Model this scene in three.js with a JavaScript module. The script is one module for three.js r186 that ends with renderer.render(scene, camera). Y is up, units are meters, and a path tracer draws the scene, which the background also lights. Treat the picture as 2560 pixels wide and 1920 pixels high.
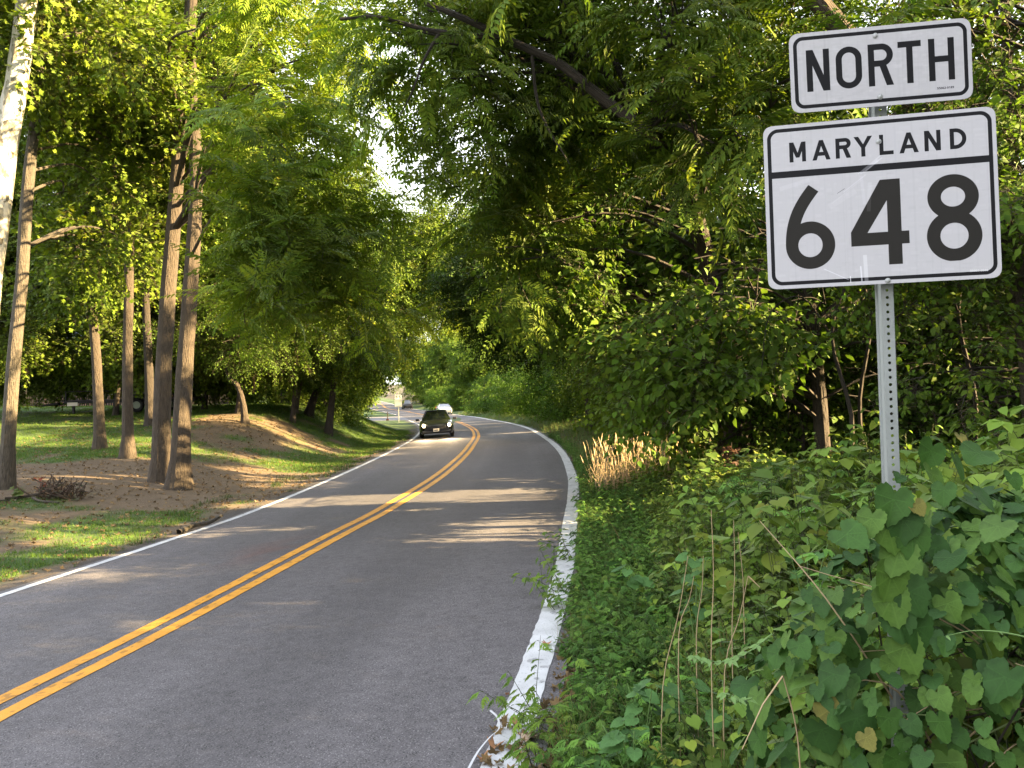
import * as THREE from 'three';
import { mergeGeometries } from 'three/addons/utils/BufferGeometryUtils.js';
import { RoundedBoxGeometry } from 'three/addons/geometries/RoundedBoxGeometry.js';

// ---------- camera, sky, sun, exposure ----------
const V = (x, y, z) => new THREE.Vector3(x, y, z);
const scene = new THREE.Scene();
const camera = new THREE.PerspectiveCamera(50, 4 / 3, 0.05, 900);
camera.position.set(0, 1.92, 0);
camera.rotation.set(0.0155, 0, -0.026, 'YXZ');   // a phone held tilted slightly up and a little out of level
camera.updateMatrixWorld();

const SUN_EL = 22 * Math.PI / 180, SUN_AZ = 14 * Math.PI / 180;
const S = V(Math.cos(SUN_EL) * Math.cos(SUN_AZ), Math.sin(SUN_EL), Math.cos(SUN_EL) * Math.sin(SUN_AZ));   // towards the sun: low, from the right, a little behind
{
  const w = 256, h = 128, a = new Float32Array(w * h * 4), d = V(0, 0, 0);
  for (let j = 0; j < h; j++) for (let i = 0; i < w; i++) {
    const v = (j + 0.5) / h, u = (i + 0.5) / w, el = (v - 0.5) * Math.PI, az = (u - 0.5) * 2 * Math.PI;
    d.set(Math.cos(el) * Math.cos(az), Math.sin(el), Math.cos(el) * Math.sin(az));
    const t = Math.pow(Math.max(0, d.y), 0.55), g = Math.max(0, d.dot(S)), glow = 0.35 * Math.pow(g, 6) + 0.9 * Math.pow(g, 60);
    const k = (j * w + i) * 4, dn = d.y < 0 ? 0.35 : 1;
    a[k] = dn * 0.40 * ((1 - t) * 0.84 + t * 0.50 + glow * 1.0); a[k + 1] = dn * 0.40 * ((1 - t) * 0.82 + t * 0.55 + glow * 0.85); a[k + 2] = dn * 0.40 * ((1 - t) * 0.78 + t * 0.65 + glow * 0.6); a[k + 3] = 1;
  }
  const sky = new THREE.DataTexture(a, w, h, THREE.RGBAFormat, THREE.FloatType);
  sky.mapping = THREE.EquirectangularReflectionMapping; sky.magFilter = THREE.LinearFilter; sky.wrapS = THREE.RepeatWrapping; sky.needsUpdate = true;
  scene.background = sky; scene.environment = sky; scene.backgroundIntensity = 1; scene.environmentIntensity = 1;
}
const sun = new THREE.DirectionalLight(new THREE.Color(1, 0.74, 0.38), 5);
sun.position.copy(S).multiplyScalar(120).add(V(0, 0, -30)); sun.target.position.set(0, 0, -30);
sun.castShadow = true; sun.shadow.mapSize.set(4096, 4096); sun.shadow.bias = -0.0005;
Object.assign(sun.shadow.camera, { left: -90, right: 90, top: 60, bottom: -60, near: 1, far: 320 });
scene.add(sun, sun.target);
const renderer = new THREE.WebGLRenderer({ antialias: true });
renderer.toneMapping = THREE.LinearToneMapping;
renderer.toneMappingExposure = 12;
renderer.shadowMap.enabled = true;

// ---------- small tools ----------
function rng(seed) { let s = seed >>> 0; const f = () => { s = (s + 0x6D2B79F5) | 0; let t = Math.imul(s ^ (s >>> 15), 1 | s); t = (t + Math.imul(t ^ (t >>> 7), 61 | t)) ^ t; return ((t ^ (t >>> 14)) >>> 0) / 4294967296; }; f.r = (a, b) => a + (b - a) * f(); f.s = a => (f() * 2 - 1) * a; f.i = n => Math.floor(f() * n); return f; }
const R0 = rng(7);
const clamp = (x, a, b) => Math.min(b, Math.max(a, x)), lerp = (a, b, t) => a + (b - a) * t;
const ss = (x, a, b) => { const t = clamp((x - a) / (b - a), 0, 1); return t * t * (3 - 2 * t); };
const hash = (x, y, z) => { let h = Math.imul(x, 374761393) ^ Math.imul(y, 668265263) ^ Math.imul(z, 2147483647 & 1274126177); h = Math.imul(h ^ (h >>> 13), 1274126177); return ((h ^ (h >>> 16)) >>> 0) / 4294967296; };
function noise(x, y, z = 0, per = 0) {   // value noise 0..1, periodic in x and y if per is given
  const xi = Math.floor(x), yi = Math.floor(y), zi = Math.floor(z), f = t => t * t * (3 - 2 * t), u = f(x - xi), v = f(y - yi), w = f(z - zi);
  const m = per ? (k => ((k % per) + per) % per) : (k => k), H = (a, b, c) => hash(m(xi + a), m(yi + b), zi + c);
  const L = c => lerp(lerp(H(0, 0, c), H(1, 0, c), u), lerp(H(0, 1, c), H(1, 1, c), u), v);
  return w ? lerp(L(0), L(1), w) : L(0);
}
const fbm = (x, y, z = 0, o = 4) => { let s = 0, a = 0.5, t = 0; for (let i = 0; i < o; i++) { s += a * noise(x, y, z + i * 17); t += a; a *= 0.5; x *= 2.03; y *= 2.03; z *= 2.03; } return s / t; };
function curve(tab) {   // smooth x(d) through a table of (d, x), straight beyond its ends
  const n = tab.length, m = tab.map((p, i) => { const a = tab[Math.max(0, i - 1)], b = tab[Math.min(n - 1, i + 1)]; return (b[1] - a[1]) / (b[0] - a[0]); });
  return d => {
    if (d <= tab[0][0]) return tab[0][1] + m[0] * (d - tab[0][0]);
    if (d >= tab[n - 1][0]) return tab[n - 1][1] + m[n - 1] * (d - tab[n - 1][0]);
    let i = 0; while (d > tab[i + 1][0]) i++;
    const h = tab[i + 1][0] - tab[i][0], t = (d - tab[i][0]) / h, t2 = t * t, t3 = t2 * t;
    return (2 * t3 - 3 * t2 + 1) * tab[i][1] + (t3 - 2 * t2 + t) * h * m[i] + (3 * t2 - 2 * t3) * tab[i + 1][1] + (t3 - t2) * h * m[i + 1];
  };
}
const used = {};
const numbered = n => { const k = used[n] = (used[n] || 0) + 1; return k === 1 ? n : n + '_' + String(k - 1).padStart(3, '0'); };
function shadows(o) { o.castShadow = o.receiveShadow = true; return o; }
function tag(o, label, category, group) { o.userData.label = label; if (category) o.userData.category = category; if (group) o.userData.group = group; return o; }
function thing(name, label, category, pos = V(0, 0, 0), group) { const o = new THREE.Group(); o.name = numbered(name); o.position.copy(pos); scene.add(o); return tag(o, label, category, group); }
function mesh(name, geo, mat, parent) { const o = shadows(new THREE.Mesh(geo, mat)); o.name = parent === scene ? numbered(name) : name; parent.add(o); return o; }
function struct(name, geo, mat, label) { const o = mesh(name, geo, mat, scene); o.userData.kind = 'structure'; if (label) o.userData.label = label; return o; }
class MB {   // gathers triangles into one geometry
  constructor() { this.p = []; this.u = []; this.c = []; this.i = []; this.n = 0; }
  v(x, y, z, u = 0, w = 0, c = null) { this.p.push(x, y, z); this.u.push(u, w); if (c) this.c.push(c[0], c[1], c[2]); else this.c.push(1, 1, 1); return this.n++; }
  t(a, b, c) { this.i.push(a, b, c); }
  q(a, b, c, d) { this.i.push(a, b, c, a, c, d); }
  geo() { const g = new THREE.BufferGeometry(); g.setAttribute('position', new THREE.Float32BufferAttribute(this.p, 3)); g.setAttribute('uv', new THREE.Float32BufferAttribute(this.u, 2)); g.setAttribute('color', new THREE.Float32BufferAttribute(this.c, 3)); g.setIndex(this.i); g.computeVertexNormals(); return g; }
}
function basis(pos, z, y, s = 1) {   // matrix with +Z along z, +Y near y
  const Z = z.clone().normalize(), X = y.clone().cross(Z); if (X.lengthSq() < 1e-6) X.set(1, 0, 0.01).cross(Z); X.normalize(); const Y = Z.clone().cross(X);
  const m = new THREE.Matrix4().makeBasis(X.multiplyScalar(s), Y.multiplyScalar(s), Z.multiplyScalar(s)); m.setPosition(pos); return m;
}
function tube(mb, pts, rad, seg = 8, c = null, rough = 0, us = 1) {   // tapered tube through points
  let n = V(0, 0, 1), len = 0; const first = mb.n;
  for (let i = 0; i < pts.length; i++) {
    const t = pts[Math.min(i + 1, pts.length - 1)].clone().sub(pts[Math.max(i - 1, 0)]).normalize();
    n = n.clone().addScaledVector(t, -n.dot(t)); if (n.lengthSq() < 1e-5) n.set(1, 0, 0).addScaledVector(t, -t.x); n.normalize();
    const b = t.clone().cross(n); if (i) len += pts[i].distanceTo(pts[i - 1]);
    for (let k = 0; k <= seg; k++) {
      const a = k / seg * 2 * Math.PI, kk = k % seg, r = rad[i] * (1 + (rough ? (hash(kk, i, first) - 0.5) * rough : 0)), cx = Math.cos(a) * r, sx = Math.sin(a) * r;
      mb.v(pts[i].x + n.x * cx + b.x * sx, pts[i].y + n.y * cx + b.y * sx, pts[i].z + n.z * cx + b.z * sx, k / seg * Math.max(1, Math.round(rad[0] * 6.28 / us)), len / us, c);
      if (i && k) { const o = mb.n - 1; mb.q(o - 1, o, o - seg - 1, o - seg - 2); }
    }
  }
}
function smooth(pts, n) { return new THREE.CatmullRomCurve3(pts, false, 'centripetal').getPoints(n); }
function at(px, py, d) {   // the point d metres ahead that the photograph (2560 x 1920) shows at this pixel
  const f = 960 / Math.tan(25 * Math.PI / 180), v = V((px - 1280) / f, (960 - py) / f, -1).applyQuaternion(camera.quaternion);
  return v.multiplyScalar(d / -v.z).add(camera.position);
}
function dataTex(n, fn, srgb, m = n) {
  const a = new Uint8Array(n * m * 4);
  for (let j = 0; j < m; j++) for (let i = 0; i < n; i++) { const c = fn(i / n, j / m, i, j), k = (j * n + i) * 4; for (let q = 0; q < 3; q++) a[k + q] = clamp(Math.round((c.length ? c[q] : c) * 255), 0, 255); a[k + 3] = 255; }
  const t = new THREE.DataTexture(a, n, m); t.wrapS = t.wrapT = THREE.RepeatWrapping; t.magFilter = THREE.LinearFilter; t.minFilter = THREE.LinearMipmapLinearFilter; t.generateMipmaps = true; if (srgb) t.colorSpace = THREE.SRGBColorSpace; t.needsUpdate = true; return t;
}
const pf = (u, v, f, z, o = 4) => { let s = 0, a = 0.5, t = 0; for (let i = 0; i < o; i++) { s += a * noise(u * f, v * f, z + i * 7, f); t += a; a *= 0.5; f *= 2; } return s / t; };

// ---------- the lie of the land ----------
const XL = curve([[-30, -10.5], [-10, -8.5], [0, -7.2], [9.46, -5.94], [12.6, -5.5], [16, -5.12], [24, -4.93], [35, -5.03], [45, -5.42], [57, -6.4], [69, -7.9], [84, -10.6], [100, -13.4], [121, -17.3], [150, -23.8], [175, -30], [200, -36], [230, -44], [280, -58]]);
const XY = curve([[-30, -6.8], [-10, -5], [0, -4.2], [5.63, -3.58], [7.66, -3.28], [12.8, -2.68], [14.8, -2.43], [20.5, -1.98], [27, -1.78], [33.2, -1.76], [44.2, -1.98], [57, -2.96], [78, -5.66], [100, -9.6], [118, -13.3], [150, -20], [175, -26.7], [215, -35], [280, -54.5]]);
const XR = curve([[-30, -4], [-10, -2.1], [0, -0.75], [4.37, -0.10], [6.07, 0.14], [7.69, 0.36], [9.5, 0.56], [12.5, 0.83], [14.8, 1.04], [19, 1.33], [27, 1.57], [35, 1.48], [48.5, 0.9], [60, -0.2], [72, -1.8], [90, -4.3], [109, -7.7], [140, -14], [165, -19.9], [190, -26.5], [215, -32], [250, -42], [280, -51]]);
const climb = curve([[0, 0], [60, 0], [118, 0], [140, 0.06], [165, 0.2], [190, 0.75], [215, 1.25], [280, 3]]);
const roadY = (x, d) => 0.036 * clamp(x, -6, 3) + climb(d);
const hillA = curve([[-30, 0.2], [0, 0.2], [10, 0.25], [20, 0.36], [27, 0.78], [33, 1.5], [40, 1.95], [46, 2.1], [60, 1.8], [72, 0.5], [80, 0.08], [95, 0.06], [112, 0.1], [130, 1], [280, 2]]);
function landY(x, d) {
  const l = XL(d), r = XR(d);
  if (x < l) {
    const e = l - x, side = ss(d, 78, 84) * (1 - ss(d, 106, 114));
    return roadY(l, d) - 0.05 * ss(e, 0, 0.8) * (1 - side) + (1 - side) * (hillA(d) * ss(e, 1.2, 6.8) + 0.10 * (fbm(x * 0.35, d * 0.35, 3) - 0.5) * ss(e, 0.5, 3) + 0.02 * Math.max(0, e - 12)) - 0.02 * side;
  }
  if (x > r) {
    const e = x - r;
    return roadY(r, d) - 0.04 * ss(e, 0, 0.4) + 0.28 * ss(e, 0.3, 2.6) + 0.45 * ss(e, 2.5, 10) + 0.14 * (fbm(x * 0.4, d * 0.4, 9) - 0.5) * ss(e, 0.6, 3) + 0.03 * Math.max(0, e - 10);
  }
  return roadY(x, d);
}
const onLand = (x, d, up = 0) => V(x, landY(x, d) + up, -d);
function bare(x, d) {   // 1 = bare trodden earth, 0 = grass (left of the road)
  const e = XL(d) - x;
  const blob = (cx, cd, rx, rd) => Math.exp(-(((x - cx) / rx) ** 2 + ((d - cd) / rd) ** 2));
  let b = 1.5 * blob(-11.5, 20.5, 5.2, 4.2) + 0.7 * blob(-7.4, 18.2, 1.2, 2.2) + 0.8 * blob(-8.2, 22.5, 1.8, 3) + 0.85 * blob(-9.6, 31, 1.8, 4) + 0.6 * blob(-7.6, 35, 1.0, 3) + 0.7 * blob(-12.5, 34, 3.5, 2.5) + 0.5 * blob(-9, 13.2, 1.6, 1.3);
  b += 1.2 * (1 - ss(e, 0.25, 1.15));
  return clamp((b + (fbm(x * 0.9, d * 0.9, 21) - 0.5) * 2.2 - 0.24) * 2.0, 0, 1);
}
// ---------- ground, road, markings ----------
const bumpNoise = dataTex(512, (u, v, i, j) => 0.5 * pf(u, v, 64, 1, 3) + 0.5 * hash(i, j, 5));
const detail = dataTex(1024, (u, v, i, j) => { const k = 0.62 + 0.45 * pf(u, v, 12, 4, 4) + 0.35 * (pf(u, v, 128, 9, 3) - 0.5) + 0.12 * (hash(i, j, 3) - 0.5); return [k * 0.95, k * 0.93, k * 0.9]; });
{
  const eL = [0, 0.15, 0.3, 0.5, 0.75]; for (let e = 1; e < 12; e += 0.3) eL.push(e); for (let e = 12; e < 130; e *= 1.12) eL.push(e);
  const ds = []; for (let d = -30; d < 60; d += d < 6 ? 1 : 0.35) ds.push(d); for (let d = 60; d < 300; d *= 1.02) ds.push(d); ds.push(340, 420, 560);
  const mb = new MB(), cols = [...eL.map(e => [-1, e]).reverse(), ...eL.map(e => [1, e])];
  const G = [0.05, 0.095, 0.016], D = [0.128, 0.088, 0.05], W = [0.06, 0.048, 0.03];
  ds.forEach((d, j) => {
    cols.forEach(([s, e], i) => {
      const x = s < 0 ? XL(d) - e : XR(d) + e, inner = e === 0, y = landY(x, d) - (inner ? 0.03 : 0) - (e < 0.3 ? 0.012 : 0);
      let c;
      if (s < 0) { const b = bare(x, d), far = ss(d, 50, 70); c = [0, 1, 2].map(k => lerp(G[k], D[k], b * (1 - far))); if (e < 1.6) { const k = 0.9 * (1 - ss(e + 0.9 * (fbm(x * 1.1, d * 0.7, 77) - 0.5), 0.35, 0.95)) * ss(fbm(x * 2, d * 1.2, 13), 0.28, 0.5); c = c.map((q, m) => lerp(q, [0.045, 0.042, 0.042][m], k)); } }
      else { const v = 1 - ss(d, 45, 60); c = [0, 1, 2].map(k => lerp(lerp(G[k], W[k], ss(e, 3, 6)), W[k], v * ss(e, 0.2, 0.6))); }
      const q = 0.8 + 0.4 * fbm(x * 0.7, d * 0.7, 2); mb.v(x, y, -d, x / 2.2, d / 2.2, c.map(k => k * q));
      if (j && i) { const o = mb.n - 1, w = cols.length; mb.q(o - w - 1, o - w, o, o - 1); }
    });
  });
  struct('ground', mb.geo(), new THREE.MeshStandardMaterial({ vertexColors: true, map: detail, bumpMap: bumpNoise, bumpScale: 0.02, roughness: 0.95 }), 'gently rising lawn, trodden earth and wooded bank on both sides of the road');
}
const roadDs = []; for (let d = -30; d < 70; d += 0.4) roadDs.push(d); for (let d = 70; d < 280; d += 1.5) roadDs.push(d);
{
  // asphalt: fine light and dark chippings
  const grit = dataTex(1024, (u, v, i, j) => { const h = hash(i >> 2, j >> 2, 11), h2 = hash(i, j, 12), f = pf(u, v, 24, 3, 3); let k = 0.40 + 0.22 * (f - 0.5) + 0.22 * (h - 0.5) + 0.16 * (h2 - 0.5); if (h > 0.95) k += 0.26 + 0.22 * h2; if (h < 0.07) k -= 0.2; return [k * 1.0, k * 0.975, k * 1.03]; });
  const gritBump = dataTex(512, (u, v, i, j) => 0.6 * hash(i >> 2, j >> 2, 11) + 0.4 * pf(u, v, 64, 5, 2));
  const mb = new MB(), N = 28;
  roadDs.forEach((d, j) => {
    const l = XL(d) - 0.28 - 0.12 * fbm(d * 0.8, 3), r = XR(d) + 0.17 + 0.1 * fbm(d * 0.9, 8), c0 = XY(d);
    for (let i = 0; i <= N; i++) {
      const t = i / N, x = lerp(l, r, t);
      // wheel paths and old patches change the tone of the surface itself
      let k = 0.92 + 0.75 * (fbm(x * 0.6, d * 0.10, 31) - 0.5) + 0.24 * (fbm(x * 2.2, d * 0.5, 37) - 0.5);
      const o = x - c0; for (const [w, a] of [[0.95, 0.15], [2.5, 0.17], [-0.9, 0.12], [-2.3, 0.12]]) k += a * Math.exp(-(((o - w) / 0.32) ** 2)); if (o < 0) k *= 0.93;
      const red = 0.9 * Math.exp(-(((x - c0 + 0.62) / 0.34) ** 2 + ((d - 11.6) / 1.0) ** 2)) * ss(fbm(x * 5, d * 4, 5), 0.35, 0.6);
      const edge = 1 - ss(x - l, 0.05, 0.32);
      k *= 1 - 0.25 * edge; mb.v(x, roadY(x, d) - 0.02 * edge * (x < c0 ? 1 : 0), -d, x / 1.6, d / 1.6, [k * (1 + 0.25 * red), k * (1 - 0.28 * red), k * (1 - 0.42 * red)]);
      if (j && i) { const q = mb.n - 1; mb.q(q - N - 2, q - N - 1, q, q - 1); }
    }
  });
  struct('road', mb.geo(), new THREE.MeshStandardMaterial({ color: new THREE.Color(0.207, 0.193, 0.192), vertexColors: true, map: grit, bumpMap: gritBump, bumpScale: 0.004, roughness: 0.82 }), 'two-lane asphalt road curving left through the woods');
}
function stripe(name, fn, off, w, from, to, mat, label, wob = 0.012) {
  const mb = new MB(); let first = true; const ds = [];
  for (let d = from; d < Math.min(to, 30); d += 0.1) ds.push(d); for (let d = Math.max(from, 30); d <= to; d += 0.6) ds.push(d);
  for (const d of ds) {
    const sl = (fn(d + 0.2) - fn(d - 0.2)) / 0.4, k = Math.hypot(1, sl), a = fn(d) + (off - w / 2) * k + (hash(Math.round(d * 10), 1, 3) - 0.5) * wob, b = fn(d) + (off + w / 2) * k + (hash(Math.round(d * 10), 2, 3) - 0.5) * wob;
    const M = 4; for (let i = 0; i <= M; i++) { const x = lerp(a, b, i / M); mb.v(x, roadY(x, d) + 0.005, -d, x / 1.6, d / 1.6, [1, 1, 1].map(() => 0.84 + 0.28 * fbm(x * 2.5, d * 0.9, 4))); }
    if (!first) for (let i = 0; i < M; i++) { const o = mb.n - 1 - M + i; mb.q(o - M - 1, o - M, o + 1, o); }
    first = false;
  }
  return struct(name, mb.geo(), mat, label);
}
const paintTex = dataTex(512, (u, v, i, j) => { const k = 0.92 + 0.34 * (pf(u, v, 10, 14, 4) - 0.5) - (hash(i >> 1, j >> 1, 33) > 0.965 ? 0.34 : 0) - 0.1 * hash(i, j, 8) - 0.35 * ss(pf(u, v, 20, 41, 3), 0.66, 0.76); return [k, k, k]; });
const white = new THREE.MeshStandardMaterial({ color: new THREE.Color(0.56, 0.56, 0.57), vertexColors: true, map: paintTex, bumpMap: bumpNoise, bumpScale: 0.002, roughness: 0.7 });
const yellow = new THREE.MeshStandardMaterial({ color: new THREE.Color(0.6, 0.265, 0.016), vertexColors: true, map: paintTex, bumpMap: bumpNoise, bumpScale: 0.002, roughness: 0.7 });
stripe('road_marking', XL, 0, 0.13, -12, 84, white, 'white edge line along the left side of the road');
stripe('road_marking', XL, 0, 0.14, 119, 240, white, 'far white edge line beyond the side street');
stripe('road_marking', XR, 0, 0.215, -12, 250, white, 'wide white edge line beside the weeds on the right');
stripe('road_marking', XY, -0.125, 0.145, -12, 240, yellow, 'left stripe of the double yellow centre line', 0.008);
stripe('road_marking', XY, 0.125, 0.145, -12, 240, yellow, 'right stripe of the double yellow centre line', 0.008);
{ // the side street that leaves to the left
  const mb = new MB(), N = 12;
  for (let j = 0; j <= 20; j++) for (let i = 0; i <= N; i++) { const fl = 1 + 0.7 * (1 - ss(j, 0, 7)), d = 95.5 + (i / N - 0.5) * 12 * fl, x = XL(d) + 0.15 - j * 2.2; mb.v(x, landY(Math.min(x, XL(d) - 0.01), d) + 0.03, -d, x / 1.6, d / 1.6); if (i && j) { const o = mb.n - 1; mb.q(o - 1, o, o - N - 1, o - N - 2); } }
  struct('side_street', mb.geo(), new THREE.MeshStandardMaterial({ color: 0x6f6d70, roughness: 0.85, map: paintTex }), 'side street joining the road from the left');
}
// ---------- foliage ----------
const leafMat = new THREE.MeshPhysicalMaterial({ color: 0xffffff, vertexColors: true, roughness: 0.8, transmission: 0.52, thickness: 0, side: THREE.DoubleSide, specularIntensity: 0.25 });
const stemCol = [0.06, 0.042, 0.025];
const T3 = new THREE.Vector3();
function put(mb, M, x, y, z, u, v, c) { T3.set(x, y, z).applyMatrix4(M); return mb.v(T3.x, T3.y, T3.z, u, v, c); }
function oval(mb, M, L, c, w = 0.3) {   // pointed oval leaf, folded along its midrib
  const y1 = 0.1 * L, dr = -0.16 * L, a = put(mb, M, 0, 0, 0, 0.5, 0, c), m = put(mb, M, 0, 0, 0.4 * L, 0.5, 0.4, c), t = put(mb, M, 0, dr, L, 0.5, 1, c);
  const l1 = put(mb, M, -w * L, y1, 0.32 * L, 0, 0.3, c), r1 = put(mb, M, w * L, y1, 0.32 * L, 1, 0.3, c), l2 = put(mb, M, -w * 0.72 * L, y1 * 0.5 + dr * 0.3, 0.68 * L, 0.1, 0.7, c), r2 = put(mb, M, w * 0.72 * L, y1 * 0.5 + dr * 0.3, 0.68 * L, 0.9, 0.7, c);
  mb.t(a, r1, m); mb.t(a, m, l1); mb.t(m, r1, r2); mb.t(m, l2, l1); mb.t(m, r2, t); mb.t(m, t, l2);
}
function blade2(mb, M, L, c, w = 0.17) { const y = 0.06 * L, a = put(mb, M, 0, 0, 0, 0.5, 0, c), t = put(mb, M, 0, -0.1 * L, L, 0.5, 1, c), l = put(mb, M, -w * L, y, 0.42 * L, 0, 0.4, c), r = put(mb, M, w * L, y, 0.42 * L, 1, 0.4, c); mb.t(a, r, t); mb.t(a, t, l); }
function fan(mb, M, L, c, rim, cup = 0.1) {   // lobed leaf: rim is a list of (angle from the tip, radius)
  const o = put(mb, M, 0, 0, 0.28 * L, 0.5, 0.3, c), k = rim.map(([a, r]) => put(mb, M, Math.sin(a) * r * L, cup * L * (Math.abs(Math.sin(a)) * r * 1.6 - 0.3) - 0.08 * r * L, 0.28 * L + Math.cos(a) * r * L, 0.5 + Math.sin(a) * r * 0.7, 0.3 + Math.cos(a) * r * 0.7, c));
  for (let i = 0; i < k.length; i++) mb.t(o, k[i], k[(i + 1) % k.length]);
}
const STAR = [[0, 0.72], [0.35, 0.36], [0.85, 0.66], [1.3, 0.34], [1.85, 0.56], [2.6, 0.28], [3.14, 0.22], [-2.6, 0.28], [-1.85, 0.56], [-1.3, 0.34], [-0.85, 0.66], [-0.35, 0.36]];
const tone = (r, base, v = 0.45, yel = 0.25) => { const k = 1 + r.s(v), y = r.f ? 0 : r() * yel; return [base[0] * k * (1 + y * 1.6), base[1] * k * (1 + y * 0.5), base[2] * k]; };
function spray(kind, seed, base) {   // one leafy twig: grows along +Z from the origin
  const r = rng(seed), mb = new MB(), up = V(0, 1, 0);
  const leafM = (p, dir, tilt) => basis(p, dir, V(r.s(tilt), 1, r.s(tilt)));
  const axis = (L, dr) => t => V(0.04 * Math.sin(t * 5 + seed) * L, -dr * t * t * L, t * L);
  const stem = (a, b, w) => tube(mb, [a, b], [w, w * 0.5], 3, stemCol);
  if (kind === 'pinnate') {
    const ax = axis(0.55, 0.15); for (let i = 0; i < 5; i++) stem(ax(i / 5), ax((i + 1) / 5), 0.006 - i * 0.0008);
    for (let f = 0; f < 7; f++) {
      const t = 0.15 + 0.85 * f / 6, p0 = ax(t), sd = f % 2 ? 1 : -1, a = f === 6 ? 0 : sd * r.r(0.6, 1.25), el = r.r(-0.15, 0.45), L = r.r(0.36, 0.55), dir = V(Math.sin(a) * Math.cos(el), Math.sin(el), Math.cos(a) * Math.cos(el)), c0 = tone(r, base, 0.3), droop = r.r(0.15, 0.45);
      const rp = s => p0.clone().addScaledVector(dir, s * L).add(V(0, -droop * s * s * L, 0)), fy = V(r.s(0.45), 1, r.s(0.45));
      tube(mb, [rp(0), rp(0.5), rp(1)], [0.0022, 0.0018, 0.001], 3, [base[0] * 1.3, base[1] * 1.1, base[2]]);
      const n = 6 + r.i(3);
      for (let k = 0; k < n; k++) for (const s of [-1, 1]) {
        const q = 0.18 + 0.8 * k / (n - 1), p = rp(q), tan = rp(Math.min(1, q + 0.05)).sub(rp(q - 0.05)).normalize(), side = fy.clone().cross(tan).normalize().multiplyScalar(s), ang = 1.05 - 0.35 * q, ld = side.multiplyScalar(Math.sin(ang)).addScaledVector(tan, Math.cos(ang)).add(V(0, -0.15 - r() * 0.2, 0));
        blade2(mb, basis(p, ld, fy), r.r(0.085, 0.115) * (0.7 + 0.6 * Math.sin(Math.PI * (0.2 + 0.7 * q))), tone(r, c0, 0.16), 0.16);
      }
      blade2(mb, basis(rp(1), rp(1).sub(rp(0.9)), fy), 0.075, c0, 0.16);
    }
  } else {
    const [L, n, lo, hi, dr, out] = { broad: [0.85, 26, 0.09, 0.15, 0.25, 0.32], oval: [0.7, 34, 0.06, 0.1, 0.3, 0.25], fine: [1.35, 70, 0.11, 0.17, 0.25, 0.6], big: [0.8, 20, 0.1, 0.15, 0.35, 0.3] }[kind], ax = axis(L, dr);
    for (let i = 0; i < 4; i++) stem(ax(i / 4), ax((i + 1) / 4), kind === 'fine' ? 0.011 - i * 0.002 : 0.006 - i * 0.001);
    for (let i = 0; i < n; i++) {
      const t = 0.12 + 0.88 * (i + r()) / n, a = (i % 2 ? 1 : -1) * r.r(0.5, 1.5), el = r.s(0.7), o = V(Math.sin(a) * Math.cos(el), Math.sin(el), Math.cos(a) * Math.cos(el)), p0 = ax(t), p = p0.clone().addScaledVector(o, out * r.r(0.15, 1) * (1 - 0.45 * t)), sz = r.r(lo, hi), c = tone(r, base, 0.4), ld = o.clone().add(V(r.s(0.5), -0.25 - r() * 0.5, r.s(0.5)));
      if (kind !== 'fine') stem(p0, p, 0.0025);
      const M = leafM(p, ld, 0.8);
      if (kind === 'broad') fan(mb, M, sz, c, STAR); else if (kind === 'fine') blade2(mb, M, sz, c, 0.36); else oval(mb, M, sz, c, kind === 'big' ? 0.36 : 0.3);
    }
  }
  return mb.geo();
}
const GREEN = [0.09, 0.158, 0.01], MID = [0.076, 0.15, 0.011], DEEP = [0.026, 0.058, 0.02], LIME = [0.075, 0.125, 0.022];
const sprays = {
  broad: [1, 2, 3].map(s => spray('broad', s, GREEN)), pinnate: [4, 5, 6].map(s => spray('pinnate', s, MID)), oval: [7, 8, 9].map(s => spray('oval', s, MID)),
  fine: [10, 11, 12].map(s => spray('fine', s, GREEN)), big: [13, 14].map(s => spray('big', s, MID)),
};
// gaps in the wood through which the low sun reaches the road, lawn and trunks: no twig grows within them
const gaps = [];
const gap = (p, r, s0 = 0.9) => gaps.push([p, r, s0]);
const gapAt = (x, d, r, up = 0) => gap(V(x, landY(x, d) + up, -d), r);
function inGap(p, z, L, mg = 0.12) { if (z) { const q = z.clone().normalize().multiplyScalar(L), m = L > 1 ? 0.34 : 0.16; return inGap(p, null, 0, m) || inGap(p.clone().addScaledVector(q, 0.5), null, 0, m) || inGap(p.clone().add(q), null, 0, m * 0.6); } for (const [t, r, s0] of gaps) { const x = p.x - t.x, y = p.y - t.y, z = p.z - t.z, s = x * S.x + y * S.y + z * S.z; if (s < s0) continue; const q = x * x + y * y + z * z - s * s; if (q < (r + mg) * (r + mg)) return true; } return false; }
const TC = new THREE.Color();
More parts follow.
